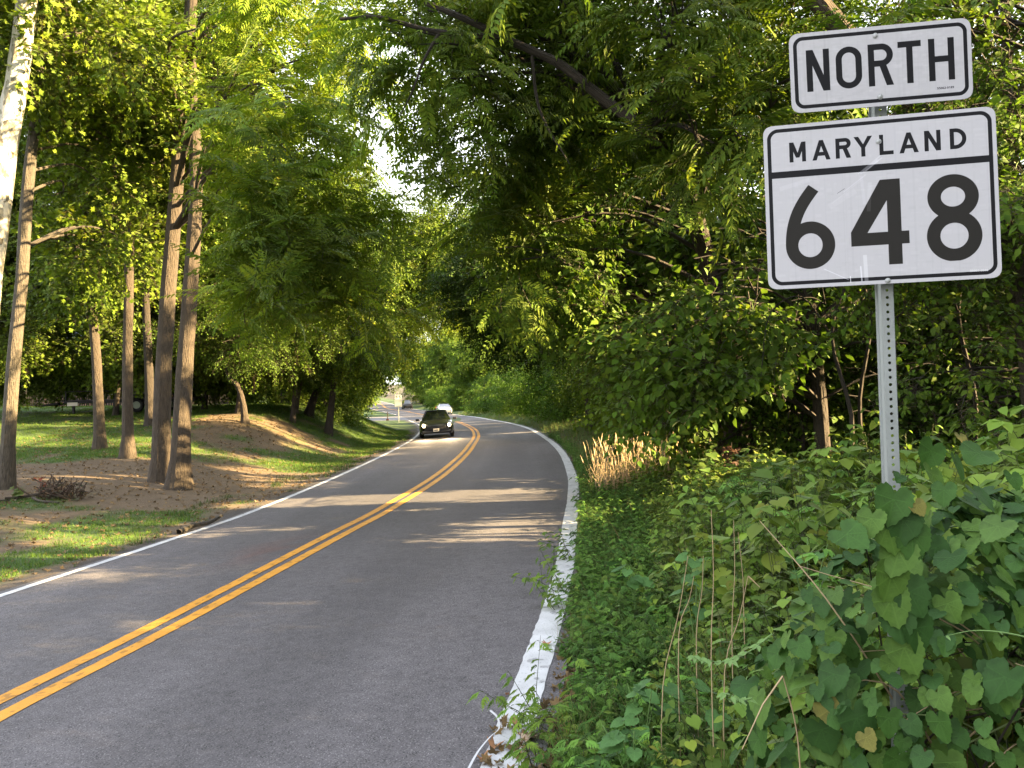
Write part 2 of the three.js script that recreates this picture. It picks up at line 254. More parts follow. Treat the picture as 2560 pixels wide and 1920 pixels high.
// twigs in ellipsoid lobes [centre, rx, ry, rz]; returns matrices and tints
function twigs(r, lobes, per, o) {
  const list = [];
  for (const [c, rx, ry, rz] of lobes) {
    const n = Math.round(per * (rx * ry * rz) ** (2 / 3) * (o.fill || 1));
    for (let i = 0; i < n; i++) {
      const dir = V(r.s(1), r.s(1), r.s(1)); if (dir.lengthSq() > 1 || dir.lengthSq() < 0.01) { i--; continue; } dir.normalize();
      const q = 0.3 + 0.7 * Math.pow(r(), 0.6), p = V(c.x + dir.x * rx * q, c.y + dir.y * ry * q, c.z + dir.z * rz * q);
      if (noise(p.x * 0.9 + 40, p.y * 0.9, p.z * 0.9) < (o.holes ?? 0.3)) continue;
      if (p.y < landY(p.x, -p.z) + 0.25) continue;
      if (o.clear && o.clear(p)) continue;
      const z = dir.clone().multiplyScalar(0.9).add(V(r.s(0.6), r.s(0.35) - (o.droop || 0.1), r.s(0.6))), s = r.r(0.75, 1.25) * (o.size || 1), k = r.r(0.72, 1.25);
      if (inGap(p, z, (o.kind === 'fine' ? 1.3 : 0.8) * s)) continue;
      const y = r() < (o.yellow ?? 0.12) ? r.r(0.1, 0.6) : 0;
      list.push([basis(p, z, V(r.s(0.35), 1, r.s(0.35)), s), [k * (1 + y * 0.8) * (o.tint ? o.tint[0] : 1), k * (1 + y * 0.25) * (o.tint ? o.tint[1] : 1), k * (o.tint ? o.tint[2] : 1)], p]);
    }
  }
  return list;
}
function crown(parent, list, kind, name = 'crown', stuff = true) {
  const gs = sprays[kind]; let made;
  gs.forEach((g, v) => {
    const sub = list.filter((_, i) => i % gs.length === v); if (!sub.length) return;
    const m = shadows(new THREE.InstancedMesh(g, leafMat, sub.length)); m.name = name; if (stuff) m.userData.kind = 'stuff';
    sub.forEach(([M, c], i) => { m.setMatrixAt(i, M); m.setColorAt(i, TC.setRGB(c[0], c[1], c[2])); });
    parent.add(m); made = m;
  });
  return made;
}
// bark
const barkTex = (f1, lo, hi, seed) => dataTex(256, (u, v, i, j) => { const k = lo + (hi - lo) * clamp(0.65 * pf(u, v * 0.999, 4, seed, 4) + 0.5 * (noise(u * f1, v * 10, seed, f1) - 0.4), 0, 1); return [k, k * 0.98, k * 0.95]; }, false, 512);
const barkMap = barkTex(40, 0.35, 1.0, 3), barkBump = dataTex(256, (u, v) => 0.6 * noise(u * 32, v * 8, 2, 32) + 0.4 * pf(u, v, 32, 6, 3), false, 512);
const bark = (r, g, b, bump = 0.03) => new THREE.MeshStandardMaterial({ color: new THREE.Color(r, g, b), map: barkMap, bumpMap: barkBump, bumpScale: bump, roughness: 0.95 });
const barkBrown = bark(0.08, 0.06, 0.041), barkGrey = bark(0.12, 0.1, 0.075), barkDark = bark(0.05, 0.038, 0.028, 0.025);
const sycTex = dataTex(512, (u, v) => { const a = pf(u, v, 5, 2, 4), b = pf(u, v, 9, 15, 4); return a > 0.5 ? [0.36, 0.335, 0.28] : b > 0.52 ? [0.10, 0.088, 0.06] : [0.2, 0.18, 0.13]; });
const barkSyc = new THREE.MeshStandardMaterial({ map: sycTex, bumpMap: barkBump, bumpScale: 0.006, roughness: 0.8 });

// a tree: trunk through points, limbs into lobes, a crown of leafy twigs
function tree(o) {
  const r = rng(o.seed), base = o.trunk[0], g = thing(o.name, o.label, o.category || 'tree', base, o.group);
  const mb = new MB(), pts = smooth(o.trunk.map(p => p.clone().sub(base)), o.segs || 24), n = pts.length;
  const rad = pts.map((p, i) => { const t = i / (n - 1), h = p.length(); return lerp(o.r0, o.r1, Math.pow(t, 0.8)) * (1 + (o.flare ?? 0.55) * Math.exp(-h / (o.r0 * 1.6))); });
  pts[0].y -= 0.15; tube(mb, pts, rad, o.seg || 14, null, 0.13, 0.9); mesh('trunk', mb.geo(), o.bark || barkBrown, g);
  const limb = (a, b, ra, rb, sag = 0) => { const m = new MB(), mid = a.clone().lerp(b, 0.5).add(V(r.s(0.1), 0.12 - sag, r.s(0.1)).multiplyScalar(a.distanceTo(b))); tube(m, smooth([a, mid, b], 8), Array.from({ length: 9 }, (_, i) => lerp(ra, rb, i / 8)), 6, null, 0.06, 0.9); return m.geo(); };
  const lim = [];
  (o.limbs || []).forEach(([P, ra, rb]) => { const m = new MB(), q = smooth(P.map(p => p.clone().sub(base)), 16); tube(m, q, q.map((_, i) => lerp(ra, rb, i / 16)), 8, null, 0.08, 0.9); mesh('limb', m.geo(), o.bark || barkBrown, g); });
  for (const [c, rx, ry, rz] of o.lobes) {
    if (o.noLimb) break;
    let best = 0, bd = 1e9; pts.forEach((p, i) => { const w = p.clone().add(base), dy = c.y - w.y, q = w.distanceTo(c) + (dy < 0.2 ? 3 : 0); if (q < bd) { bd = q; best = i; } });
    const a = pts[best], b = c.clone().sub(base), ra = Math.min(rad[best] * 0.5, 0.014 + 0.009 * a.distanceTo(b)); lim.push(limb(a, b, ra, 0.012));
    for (let k = 0; k < 2; k++) { const e = b.clone().add(V(r.s(rx), r.s(ry * 0.7), r.s(rz)).multiplyScalar(0.7)); lim.push(limb(a.clone().lerp(b, 0.75), e, ra * 0.35 + 0.004, 0.006)); }
  }
  if (lim.length) mesh('branches', mergeGeometries(lim), o.bark || barkBrown, g).userData.kind = 'stuff';
  const list = twigs(r, o.lobes, o.per || 70, o);
  const single = o.single || 0; if (single) { list.sort((a, b) => a[2].distanceToSquared(camera.position) - b[2].distanceToSquared(camera.position)); list.splice(0, single).forEach(([M, c], i) => { const tints = leafTints; const m = mesh('leafy_twig', sprays[o.kind][i % sprays[o.kind].length], tints[Math.min(tints.length - 1, Math.max(0, Math.floor(c[0] / (o.tint ? o.tint[0] : 1) * 4 - 2)))], g); m.matrixAutoUpdate = true; M.decompose(m.position, m.quaternion, m.scale); m.position.sub(base); }); }
  const inv = new THREE.Matrix4().makeTranslation(-base.x, -base.y, -base.z); list.forEach(e => e[0].premultiply(inv));
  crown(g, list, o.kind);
  return g;
}
const leafTints = [0.65, 0.85, 1.05, 1.3].map((k, i) => { const m = leafMat.clone(); m.color = new THREE.Color(k * (i === 3 ? 1.15 : 1), k, k); return m; });
// random lobes filling a box-like envelope
function lobes(seed, n, c, R, lo, hi, f = 0.8) { const r = rng(seed), out = []; while (out.length < n) { const x = r.s(1), y = r.s(1), z = r.s(1); if (x * x + y * y + z * z > 1) continue; const s = r.r(lo, hi); out.push([V(c[0] + x * R[0], c[1] + y * R[1], -(c[2] + z * R[2])), s, s * f, s]); } return out; }
// ---------- where the sun gets through ----------
for (const x of [-4.6, -3.6, -2.6, -1.7, -0.9]) gapAt(x, 17.0 - (x + 3) * 0.12, 0.75);
for (const [x, d, r] of [[-2.2, 14.9, 0.16], [-3.4, 14.4, 0.15], [0.1, 12.9, 0.2], [-0.8, 12.7, 0.14], [-1.0, 19.5, 0.2], [0.7, 18.2, 0.2], [-4.4, 13.6, 0.15]]) gapAt(x, d, r);
for (const x of [0.3, 0.9]) gapAt(x, 43.9, 0.5);
gapAt(-3.4, 52, 0.3); gapAt(-2, 62, 0.4); gapAt(-4.5, 70, 0.5);
for (const [x, d, r] of [[-6.2, 21.5, 0.5], [-6.8, 23.2, 0.6], [-7.4, 25, 0.55], [-5.7, 20.2, 0.4], [-7.9, 27.5, 0.45], [-8.5, 24.5, 0.35], [-6.0, 32, 0.35], [-5.7, 36, 0.4], [-9.2, 21.2, 0.3], [-10.9, 26.8, 0.45], [-12.2, 27.8, 0.45], [-13.3, 29, 0.4], [-9.0, 33, 0.4], [-9.8, 33.6, 0.4], [-11.4, 34.2, 0.5], [-8.4, 31.5, 0.3], [-8.0, 33.2, 0.25], [-7.2, 34.5, 0.25], [-7.4, 13.2, 0.25], [-6.7, 13.8, 0.25], [-8.8, 12.6, 0.25], [-6.6, 12.1, 0.2], [-9.9, 12.9, 0.2], [-16, 32.5, 0.4], [-18.5, 33, 0.4], [-20, 37, 0.4], [-6.5, 46, 0.5], [-7.5, 48, 0.5]]) gapAt(x, d, r * 0.85);
for (const [px, py, d, r] of [[440, 1160, 20, 0.35], [455, 1040, 20, 0.3], [400, 1130, 21, 0.3], [470, 870, 20, 0.25], [480, 420, 20, 0.5], [460, 300, 21, 0.45], [28, 270, 17, 0.22], [45, 150, 17, 0.25], [10, 420, 17, 0.2], [58, 640, 19, 0.35], [75, 430, 19, 0.3], [45, 800, 19, 0.3], [30, 980, 19, 0.3], [100, 120, 19, 0.4], [325, 1130, 25, 0.3], [610, 1010, 33, 0.3], [340, 450, 25, 0.4]]) gap(at(px, py, d), r * 1.15);
for (const [x, d, r, up] of [[1.5, 11.0, 0.5, 0.6], [2.1, 10.8, 0.5, 0.6], [2.7, 11.2, 0.5, 0.7], [3.3, 10.6, 0.35, 0.8], [1.2, 11.9, 0.3, 0.5], [2.2, 15.3, 0.8, 0.6], [2.0, 14.6, 0.4, 0.5]]) gapAt(x, d, r, up);
for (const [px, py, d, r] of [[1500, 640, 14, 0.35], [1580, 720, 13, 0.3], [1700, 560, 12, 0.35], [1800, 760, 11, 0.3], [1450, 520, 15, 0.35], [1640, 440, 13, 0.3], [1560, 560, 14, 0.4], [1850, 640, 11, 0.3], [1480, 760, 14, 0.3], [1350, 600, 15, 0.4], [1620, 860, 12, 0.25], [1750, 420, 12, 0.35], [1900, 560, 11, 0.25], [1280, 640, 15, 0.3], [1700, 700, 11.5, 0.35], [2330, 260, 9, 0.4], [2480, 160, 9, 0.4], [1540, 480, 14, 0.35], [1420, 300, 22, 0.8], [1380, 420, 26, 0.8], [2060, 30, 9, 0.3], [1190, 1030, 110, 2], [1100, 1020, 110, 1.5]]) gap(at(px, py, d), r);

for (const [x, y, d] of [[0.2, 4.2, 13.5], [0.7, 4.7, 13.1], [1.4, 4.1, 12.9], [1.9, 3.7, 13.6], [2.2, 3.3, 11.9], [1.1, 4.4, 12.9], [2.5, 4.1, 11.7], [3.3, 2.9, 11.2], [2.1, 2.6, 12.0], [1.4, 3.7, 14.0], [2.1, 4.5, 9.7], [3.1, 4.1, 10.9], [4.2, 6.6, 10.1], [6.8, 8.4, 14.1], [4.6, 5.7, 8.1], [4.7, 5.0, 7.8], [4.9, 4.5, 7.9], [3.7, 4.7, 8.0], [5.4, 4.2, 8.8], [0.6, 5.1, 9.9], [1.0, 5.3, 12.7], [3.2, 6.1, 9.0], [2.7, 3.6, 12.6], [1.7, 3.2, 13.4]]) gap(V(x, y, -d), 0.24, 0.4);
for (const [x, y, d] of [[1.6, 0.55, 11.5], [2.1, 0.7, 11.1], [2.6, 0.85, 11.3], [1.9, 0.6, 12.3], [2.4, 0.8, 12.6], [1.4, 0.5, 12.6], [3.0, 0.9, 10.8]]) gap(V(x, y, -d), 0.5);

// ---------- trees left of the road ----------
const trunkAt = (pts, d) => pts.map(([x, y]) => at(x, y, d));
const rooted = (pts, d) => { const p = trunkAt(pts, d); p[0].y = landY(p[0].x, d); return p; };
tree({ name: 'sycamore_tree', label: 'mottled white sycamore trunk leaning in at the far left edge of the photo', seed: 101, trunk: rooted([[-75, 1235], [-52, 950], [-18, 600], [22, 320], [44, 190], [67, 20], [95, -200]], 17), r0: 0.3, r1: 0.18, bark: barkSyc, kind: 'broad', lobes: lobes(1, 20, [-9.9, 11.4, 18], [2.6, 2.2, 2.0], 0.8, 1.4), per: 60, tint: [1.15, 1.1, 0.9], noLimb: true });
tree({ name: 'tulip_tree', label: 'slender brown tree leaning right just beside the white sycamore trunk', seed: 102, trunk: rooted([[12, 1212], [35, 900], [55, 690], [68, 480], [85, 330], [96, 230], [101, 100], [112, -60], [120, -300]], 19), r0: 0.16, r1: 0.09, bark: barkGrey, kind: 'broad', lobes: [...lobes(2, 22, [-10.6, 10.8, 22.5], [3.0, 3.4, 1.6], 0.9, 1.5), ...lobes(22, 8, [-10.4, 7.2, 22], [1.6, 1.6, 1.2], 0.6, 0.9)], per: 60, tint: [1.15, 1.1, 0.9] });
tree({ name: 'woodland_tree', label: 'dark straight trunk on the lawn, second trunk left of the thick pair', seed: 103, trunk: rooted([[250, 1122], [246, 1000], [236, 830], [222, 690], [212, 560], [205, 380], [204, 150]], 27), r0: 0.18, r1: 0.1, kind: 'broad', lobes: lobes(3, 26, [-13.6, 10.5, 27.5], [3.6, 5.0, 2.6], 1.0, 1.7), per: 60 });
tree({ name: 'woodland_tree', label: 'slim trunk with a sunlit flared foot just left of the thick pair', seed: 104, trunk: rooted([[320, 1145], [319, 950], [322, 700], [326, 560], [336, 440], [358, 370], [372, 250], [376, 60]], 25), r0: 0.165, r1: 0.09, flare: 0.8, kind: 'broad', lobes: lobes(4, 24, [-10.6, 10.4, 26], [3.2, 4.2, 2.4], 1.0, 1.6), per: 60 });
tree({ name: 'locust_tree', label: 'left and farther trunk of the thick pair of trees on the lawn', seed: 105, trunk: rooted([[402, 1178], [406, 1000], [418, 760], [434, 560], [448, 380], [460, 220], [472, 80], [480, -150]], 21), r0: 0.23, r1: 0.13, bark: barkBrown, kind: 'pinnate', lobes: [...lobes(5, 14, [-6.2, 11.6, 22], [3.0, 2.2, 1.6], 0.9, 1.4, 0.5), ...lobes(51, 16, [-4.6, 8.6, 16.6], [1.7, 2.0, 1.8], 0.7, 1.2, 0.4)], per: 44, clear: p => p.x / -p.z < -0.345 && -p.z < 20.5, tint: [1.35, 1.28, 0.9] });
tree({ name: 'locust_tree', label: 'right and nearer trunk of the thick pair, its foot lit by the sun', seed: 106, noLimb: true, trunk: rooted([[447, 1196], [458, 1000], [470, 800], [484, 600], [490, 480], [487, 340], [480, 220], [478, 60], [490, -120]], 20), r0: 0.225, r1: 0.1, flare: 0.7, kind: 'pinnate', single: 60, lobes: [...lobes(6, 26, [-3.6, 6.2, 14], [1.6, 2.9, 2.2], 0.6, 1.15, 0.33), ...lobes(61, 18, [-3.0, 4.3, 13], [1.8, 1.5, 2.0], 0.55, 1.0, 0.33), ...lobes(62, 6, [-4.9, 4.4, 15.4], [0.8, 0.9, 1.0], 0.5, 0.9, 0.4)], per: 36, holes: 0.4, droop: 0, clear: p => p.x / -p.z < -0.338 && -p.z < 20, tint: [1.35, 1.28, 0.9], limbs: [[trunkAt([[486, 500], [600, 420], [760, 330], [880, 330]], 20).map((p, i) => p.add(V(0, 0, i * 2.2))), 0.045, 0.015], [trunkAt([[478, 640], [620, 600], [800, 560], [900, 610]], 20).map((p, i) => p.add(V(0, 0, i * 2.4))), 0.04, 0.012]] });
tree({ name: 'woodland_tree', label: 'dark shaded trunk half hidden behind the thick pair of trees', seed: 107, trunk: rooted([[378, 1050], [372, 930], [366, 780], [360, 600], [350, 300]], 32), r0: 0.2, r1: 0.1, bark: barkDark, kind: 'broad', lobes: lobes(7, 12, [-14.2, 9.4, 32], [3, 3.6, 2.4], 1.1, 1.7), per: 60 });
tree({ name: 'small_tree', label: 'small crooked tree on the sunlit mound', seed: 108, trunk: rooted([[613, 1052], [607, 1005], [592, 962], [572, 940], [566, 905], [574, 850]], 33), r0: 0.13, r1: 0.06, flare: 0.7, kind: 'oval', lobes: lobes(8, 10, [-10.9, 4.9, 33], [2.6, 1.0, 1.8], 0.7, 1.1), per: 70, limbs: [[trunkAt([[572, 940], [620, 890], [680, 850]], 33), 0.05, 0.015]] });
tree({ name: 'roadside_tree', label: 'dark trunk at the corner of the mound beside the road lawn', seed: 109, trunk: rooted([[820, 1086], [828, 1020], [836, 940], [842, 880], [832, 760], [828, 650], [826, 480]], 38), r0: 0.17, r1: 0.08, bark: barkDark, kind: 'fine', lobes: [...lobes(9, 16, [-8.4, 7.2, 39], [2.8, 3.2, 2.4], 0.9, 1.5), ...lobes(91, 5, [-6.7, 4.3, 37.5], [1.2, 0.9, 1], 0.6, 0.9)], per: 34, size: 0.8, limbs: [[trunkAt([[838, 900], [880, 820], [930, 740], [960, 690]], 38), 0.06, 0.015]] });
tree({ name: 'leaning_tree', label: 'thin pale trunk leaning right in the thicket behind the mound', seed: 110, trunk: rooted([[738, 1010], [752, 960], [775, 905], [800, 860], [830, 800]], 40), r0: 0.11, r1: 0.06, bark: barkGrey, kind: 'fine', lobes: lobes(10, 8, [-8.8, 4.6, 40.5], [2.4, 1.4, 1.6], 0.8, 1.3), per: 34, size: 0.8 });
tree({ name: 'leaning_tree', label: 'dark stout trunk leaning right beside the thin pale one', seed: 111, trunk: rooted([[770, 1030], [790, 980], [815, 925], [840, 860]], 41), r0: 0.2, r1: 0.12, bark: barkDark, kind: 'fine', lobes: lobes(11, 9, [-9.3, 7.6, 42], [3, 2.4, 2], 1, 1.5), per: 34, size: 0.8 });
// understorey maples that hang down in front of the fence
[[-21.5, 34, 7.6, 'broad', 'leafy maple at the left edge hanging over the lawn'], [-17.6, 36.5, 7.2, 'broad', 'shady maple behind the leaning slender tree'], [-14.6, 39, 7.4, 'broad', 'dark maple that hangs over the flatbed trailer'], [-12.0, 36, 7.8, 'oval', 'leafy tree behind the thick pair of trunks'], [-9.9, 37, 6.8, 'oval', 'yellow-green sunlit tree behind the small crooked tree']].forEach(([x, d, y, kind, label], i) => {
  const b = onLand(x, d); tree({ name: 'understorey_tree', label, seed: 120 + i, trunk: [b, V(x + 0.2, b.y + 2.2, -d), V(x - 0.1, b.y + 5, -d - 0.2), V(x + 0.2, y + 2.4, -d)], r0: 0.12, r1: 0.05, bark: barkDark, kind, lobes: [...lobes(27 + i, 14, [x, 4.1, d + 4.5], [3.0, 1.0, 1.4], 0.7, 1.2), ...lobes(25 + i, 16, [x + 0.5, 4.9, d - 2], [2.8, 1.2, 1.6], 0.6, 1.1), ...lobes(20 + i, 38, [x, y + 0.6, d], [3.0, 4.8, 2.2], 0.9, 1.5)], per: 56, fill: 1.25, tint: [0.92, 0.9, 0.9] });  // leaf tint darkened to stand in for the deep shade here
});
// tall trees behind the lawn, fence and house
[[-34, 52, 12, 'left edge of the photo behind the fence'], [-27, 66, 14, 'gable of the brick house'], [-21.5, 54, 11, 'fence behind the flatbed trailer'], [-16, 58, 12.5, 'right end of the board fence'], [-12, 50, 9, 'thicket behind the mound'], [-15.5, 74, 15, 'lawn far behind the thick pair of trunks'], [-37, 78, 16, 'house, far at the left']].forEach(([x, d, y, where], i) => {
  const b = onLand(x, d); tree({ name: 'tall_tree', label: 'tall green tree rising beyond the ' + where, seed: 140 + i, trunk: [b, V(x, b.y + 4, -d), V(x + 0.4, y, -d), V(x + 0.2, y + 4, -d)], r0: 0.28, r1: 0.08, bark: barkDark, kind: 'fine', lobes: lobes(40 + i, 26, [x, y - 0.5, d], [4.4, y * 0.5, 3.4], 1.5, 2.4), per: 36, tint: [1.05, 1.05, 1] });
});
// roadside thicket before the side street
[[-9.3, 46, 2.6, 'bushy thicket on the bank just beyond the dark corner trunk'], [-10.9, 54, 3.4, 'green bushes overhanging the left lawn strip'], [-12.5, 63, 3.4, 'rounded bushes left of the back-facing sign'], [-14.8, 70, 4.5, 'dense bush at the corner of the side street']].forEach(([x, d, h, label], i) => {
  const b = onLand(x - 1.2, d); tree({ name: 'bush', category: 'bush', label, seed: 160 + i, trunk: [b, V(b.x, b.y + h * 0.4, b.z), V(b.x + 0.2, b.y + h * 0.8, b.z)], r0: 0.07, r1: 0.03, bark: barkDark, kind: 'fine', lobes: lobes(60 + i, 14, [b.x, b.y + h * 0.5, d], [2.2, h * 0.5, 3.2], 0.8, 1.3), per: 34, size: 0.75 });
});
[[-10.6, 50, 8, 'tree arching over the left side of the road before the curve'], [-11.5, 60, 9, 'leafy tree above the bushes near the side street'], [-15, 72, 11, 'tree standing at the near corner of the side street']].forEach(([x, d, y, label], i) => {
  const b = onLand(x, d); tree({ name: 'roadside_tree', label, seed: 170 + i, trunk: [b, V(x + 0.4, b.y + 3, -d), V(x + 1, y, -d), V(x + 1.4, y + 2.5, -d)], r0: 0.18, r1: 0.06, bark: barkDark, kind: 'fine', lobes: [...lobes(70 + i, 22, [x + 1.6, y - 0.4, d], [3.4, y * 0.42, 3], 1, 1.7), ...lobes(75 + i, 26, [x + 6.5, y + 2.4, d + 2], [3.4, 3.6, 3], 1, 1.7)], per: 34, size: 0.85, tint: [1.15, 1.1, 1] });
});
// beyond the side street and round the curve
[[-24, 104, 12, 'far side of the side street'], [-31, 128, 14, 'verge left of the far end of the road'], [-21, 190, 14, 'far end of the road, behind the distant dark car'], [-41, 210, 16, 'hilltop where the road vanishes'], [-10, 150, 13, 'outside of the far bend behind the dark car'], [-3, 126, 13, 'outside of the bend behind the silver car'], [4, 108, 13, 'outside of the bend right of the silver car'], [-14, 172, 13, 'far bend, in the middle of the photo'], [9, 88, 12, 'right bank where the road begins to bend'], [-32, 165, 13, 'inner side of the far bend']].forEach(([x, d, y, where], i) => {
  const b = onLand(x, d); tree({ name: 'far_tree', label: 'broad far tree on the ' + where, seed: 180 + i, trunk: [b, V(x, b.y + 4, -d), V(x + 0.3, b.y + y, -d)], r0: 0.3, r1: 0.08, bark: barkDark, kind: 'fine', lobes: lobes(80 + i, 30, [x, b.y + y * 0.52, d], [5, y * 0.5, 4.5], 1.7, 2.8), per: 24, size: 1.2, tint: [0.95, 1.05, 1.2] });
});
// shrubs along the outer bank of the curve
[[3.3, 50], [3.0, 57], [2.2, 64], [1.2, 71], [-0.2, 79], [-1.4, 88], [-3.4, 98], [-5.2, 110], [-8.5, 123], [-13, 141]].forEach(([x, d], i) => {
  const w = ['first shrub right of the road past the dark overhanging tree', 'second shrub of the row on the outer bank', 'third shrub of the row on the outer bank', 'fourth shrub of the row on the outer bank', 'fifth shrub of the row, middle of the outer bank', 'sixth shrub of the row, right of the silver car', 'seventh shrub of the row, close right of the silver car', 'shrub right behind the silver car', 'sunlit shrub between the silver car and the distant dark car', 'golden shrub on the verge right of the distant dark car'][i];
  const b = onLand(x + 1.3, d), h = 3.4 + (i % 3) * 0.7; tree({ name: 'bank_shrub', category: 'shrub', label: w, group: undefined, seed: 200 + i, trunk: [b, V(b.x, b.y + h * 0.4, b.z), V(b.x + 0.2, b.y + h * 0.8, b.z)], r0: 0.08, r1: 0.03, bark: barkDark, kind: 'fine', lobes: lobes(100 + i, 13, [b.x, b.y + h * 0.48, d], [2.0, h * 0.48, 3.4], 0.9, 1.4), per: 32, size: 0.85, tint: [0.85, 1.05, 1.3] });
});

// ---------- trees right of the road ----------
tree({ name: 'walnut_tree', label: 'dark walnut trunk right of the dry grass with limbs reaching over the road', seed: 301, trunk: (() => { const p = trunkAt([[1852, 1140], [1835, 1000], [1800, 820], [1760, 620], [1700, 430], [1620, 330]], 14); p[0].y = landY(p[0].x, 14); p[5] = at(1620, 330, 10.6); p[4] = at(1690, 430, 12.4); return p; })(), r0: 0.27, r1: 0.11, bark: barkDark, kind: 'pinnate', single: 120,
  lobes: [...lobes(301, 16, [1.2, 6.6, 10.6], [2.6, 1.0, 2.0], 0.6, 1.0), ...lobes(302, 12, [0.7, 6.0, 12], [1.2, 1.0, 1.6], 0.6, 0.95), ...lobes(303, 10, [2.6, 5.3, 9.5], [1.0, 1.0, 1.3], 0.55, 0.9), ...lobes(304, 5, [-0.2, 7.6, 11.2], [1.1, 0.4, 1.0], 0.45, 0.65), ...lobes(305, 6, [0.2, 4.7, 13.5], [0.8, 0.8, 0.8], 0.5, 0.8)], per: 44, holes: 0.38, droop: 0,
  limbs: [[trunkAt([[1620, 330], [1490, 232], [1400, 160], [1310, 118], [1180, 55], [1060, 5]], 9.6), 0.07, 0.035], [trunkAt([[1260, 95], [1180, 88], [1070, 75], [940, 42], [850, 48]], 9.6), 0.038, 0.02], [trunkAt([[1330, 140], [1345, 260], [1375, 330], [1400, 370], [1424, 410]], 9.6), 0.022, 0.006], [trunkAt([[1100, 80], [1060, 150], [1030, 230], [1000, 290]], 9.6), 0.022, 0.006]] });
tree({ name: 'bent_tree', label: 'sunlit bare trunk showing above the NORTH sign', seed: 302, trunk: (() => { const p = trunkAt([[2600, 1150], [2575, 850], [2520, 600], [2330, 320], [2105, 75], [2040, 0], [1940, -120]], 9); p[0].y = landY(p[0].x, 9); return p; })(), r0: 0.14, r1: 0.1, kind: 'oval', lobes: lobes(310, 20, [3.4, 8.0, 10.5], [2.0, 1.6, 1.8], 0.7, 1.1), per: 62, tint: [1.15, 1.1, 0.9] });
tree({ name: 'vine_covered_tree', label: 'tree swathed in broad leaved vines at the right roadside behind the dry grass', seed: 303, trunk: [onLand(3.4, 18.4), V(3.3, 3, -18.2), V(3.0, 6, -17.4), V(2.7, 8.5, -16.4)], r0: 0.16, r1: 0.07, bark: barkDark, kind: 'big', single: 60, lobes: [...lobes(320, 30, [2.3, 4.9, 15.3], [1.7, 2.5, 1.4], 0.6, 1.0), ...lobes(322, 8, [1.2, 5.6, 15.5], [0.9, 0.9, 0.9], 0.5, 0.8)], per: 95 });
tree({ name: 'vine_covered_tree', label: 'leafy tree between the dry grass and the sign, low branches over the weeds', seed: 304, trunk: [onLand(4.6, 12.2), V(4.5, 2.6, -12.2), V(4.2, 5, -12), V(4.1, 7, -11.8)], r0: 0.12, r1: 0.06, bark: barkDark, kind: 'big', single: 60, lobes: [...lobes(321, 16, [3.4, 3.0, 13.7], [1.6, 1.3, 0.9], 0.5, 0.8), ...lobes(330, 28, [3.9, 4.3, 11.9], [1.7, 2.3, 1.2], 0.6, 0.95), ...lobes(331, 14, [3.3, 2.6, 11.5], [1.3, 0.8, 0.8], 0.45, 0.7), ...lobes(332, 10, [5.4, 3.2, 12], [1.2, 1.2, 0.8], 0.5, 0.8)], per: 95 });
tree({ name: 'vine_covered_tree', label: 'vine hung tree at the far right edge behind the route sign', seed: 305, trunk: [onLand(6.6, 9.2), V(6.5, 3, -9.2), V(6.3, 6, -9), V(6.2, 9, -9)], r0: 0.14, r1: 0.08, bark: barkDark, kind: 'oval', lobes: [...lobes(340, 30, [5.5, 5.6, 9], [1.5, 2.9, 1.2], 0.6, 0.95), ...lobes(341, 10, [5.2, 2.6, 9.6], [1.1, 0.9, 0.8], 0.4, 0.6)], per: 95 });
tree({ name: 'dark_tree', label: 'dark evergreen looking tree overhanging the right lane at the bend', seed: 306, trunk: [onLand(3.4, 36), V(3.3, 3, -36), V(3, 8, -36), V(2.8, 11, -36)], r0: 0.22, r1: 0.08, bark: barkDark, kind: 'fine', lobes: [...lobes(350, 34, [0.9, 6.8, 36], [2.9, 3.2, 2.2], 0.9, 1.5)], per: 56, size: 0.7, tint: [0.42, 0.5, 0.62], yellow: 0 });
[[3.6, 21, 6.2, 'oval', 'oval leaved tree on the right bank beyond the vine covered one'], [3.4, 27, 6.6, 'oval', 'leafy tree right of the bend, nearer than the dark one'], [6.5, 17, 6.5, 'oval', 'deep shaded tree behind the walnut trunk'], [8.3, 13, 6.6, 'oval', 'shaded tree seen right of the sign post'], [5.0, 44, 8, 'fine', 'tree on the right bank beyond the dark one'], [6.6, 54, 9, 'fine', 'tall tree above the first shrubs of the outer bank'], [5.5, 70, 10, 'fine', 'tall tree above the middle of the outer bank']].forEach(([x, d, y, kind, label], i) => {
  const b = onLand(x, d), fine = kind === 'fine'; tree({ name: 'bank_tree', label, seed: 320 + i, trunk: [b, V(x, b.y + 2.4, -d), V(x - 0.3, b.y + 5, -d), V(x - 0.3, y + 2, -d)], r0: 0.15, r1: 0.06, bark: barkDark, kind, lobes: lobes(360 + i, 34, [x - 0.6, y - 0.4, d], [2.5, y * 0.56, 2.2], 0.8, 1.3), per: fine ? 40 : 78, fill: 1.15, size: fine ? 0.8 : 1 });
});
[[3.3, 13.2, 2.2, 'leafy bush behind the withered red-brown plant'], [4.5, 12.8, 2.9, 'dark bush at the foot of the walnut trunk'], [5.7, 12.4, 3.1, 'shaded bush just left of the sign post behind the weeds'], [6.9, 12.2, 3.2, 'shaded bush right of the sign post behind the weeds']].forEach(([x, d, h, label], i) => {
  const b = onLand(x, d); tree({ name: 'bank_bush', category: 'bush', label, seed: 420 + i, trunk: [b, V(b.x, b.y + h * 0.4, b.z), V(b.x + 0.1, b.y + h * 0.8, b.z)], r0: 0.04, r1: 0.015, bark: barkDark, kind: i % 2 ? 'oval' : 'big', lobes: lobes(430 + i, 18, [x, b.y + h * 0.5, d], [1.0, h * 0.5, 0.5], 0.4, 0.75), per: 80, tint: [0.85, 0.9, 1] });
});
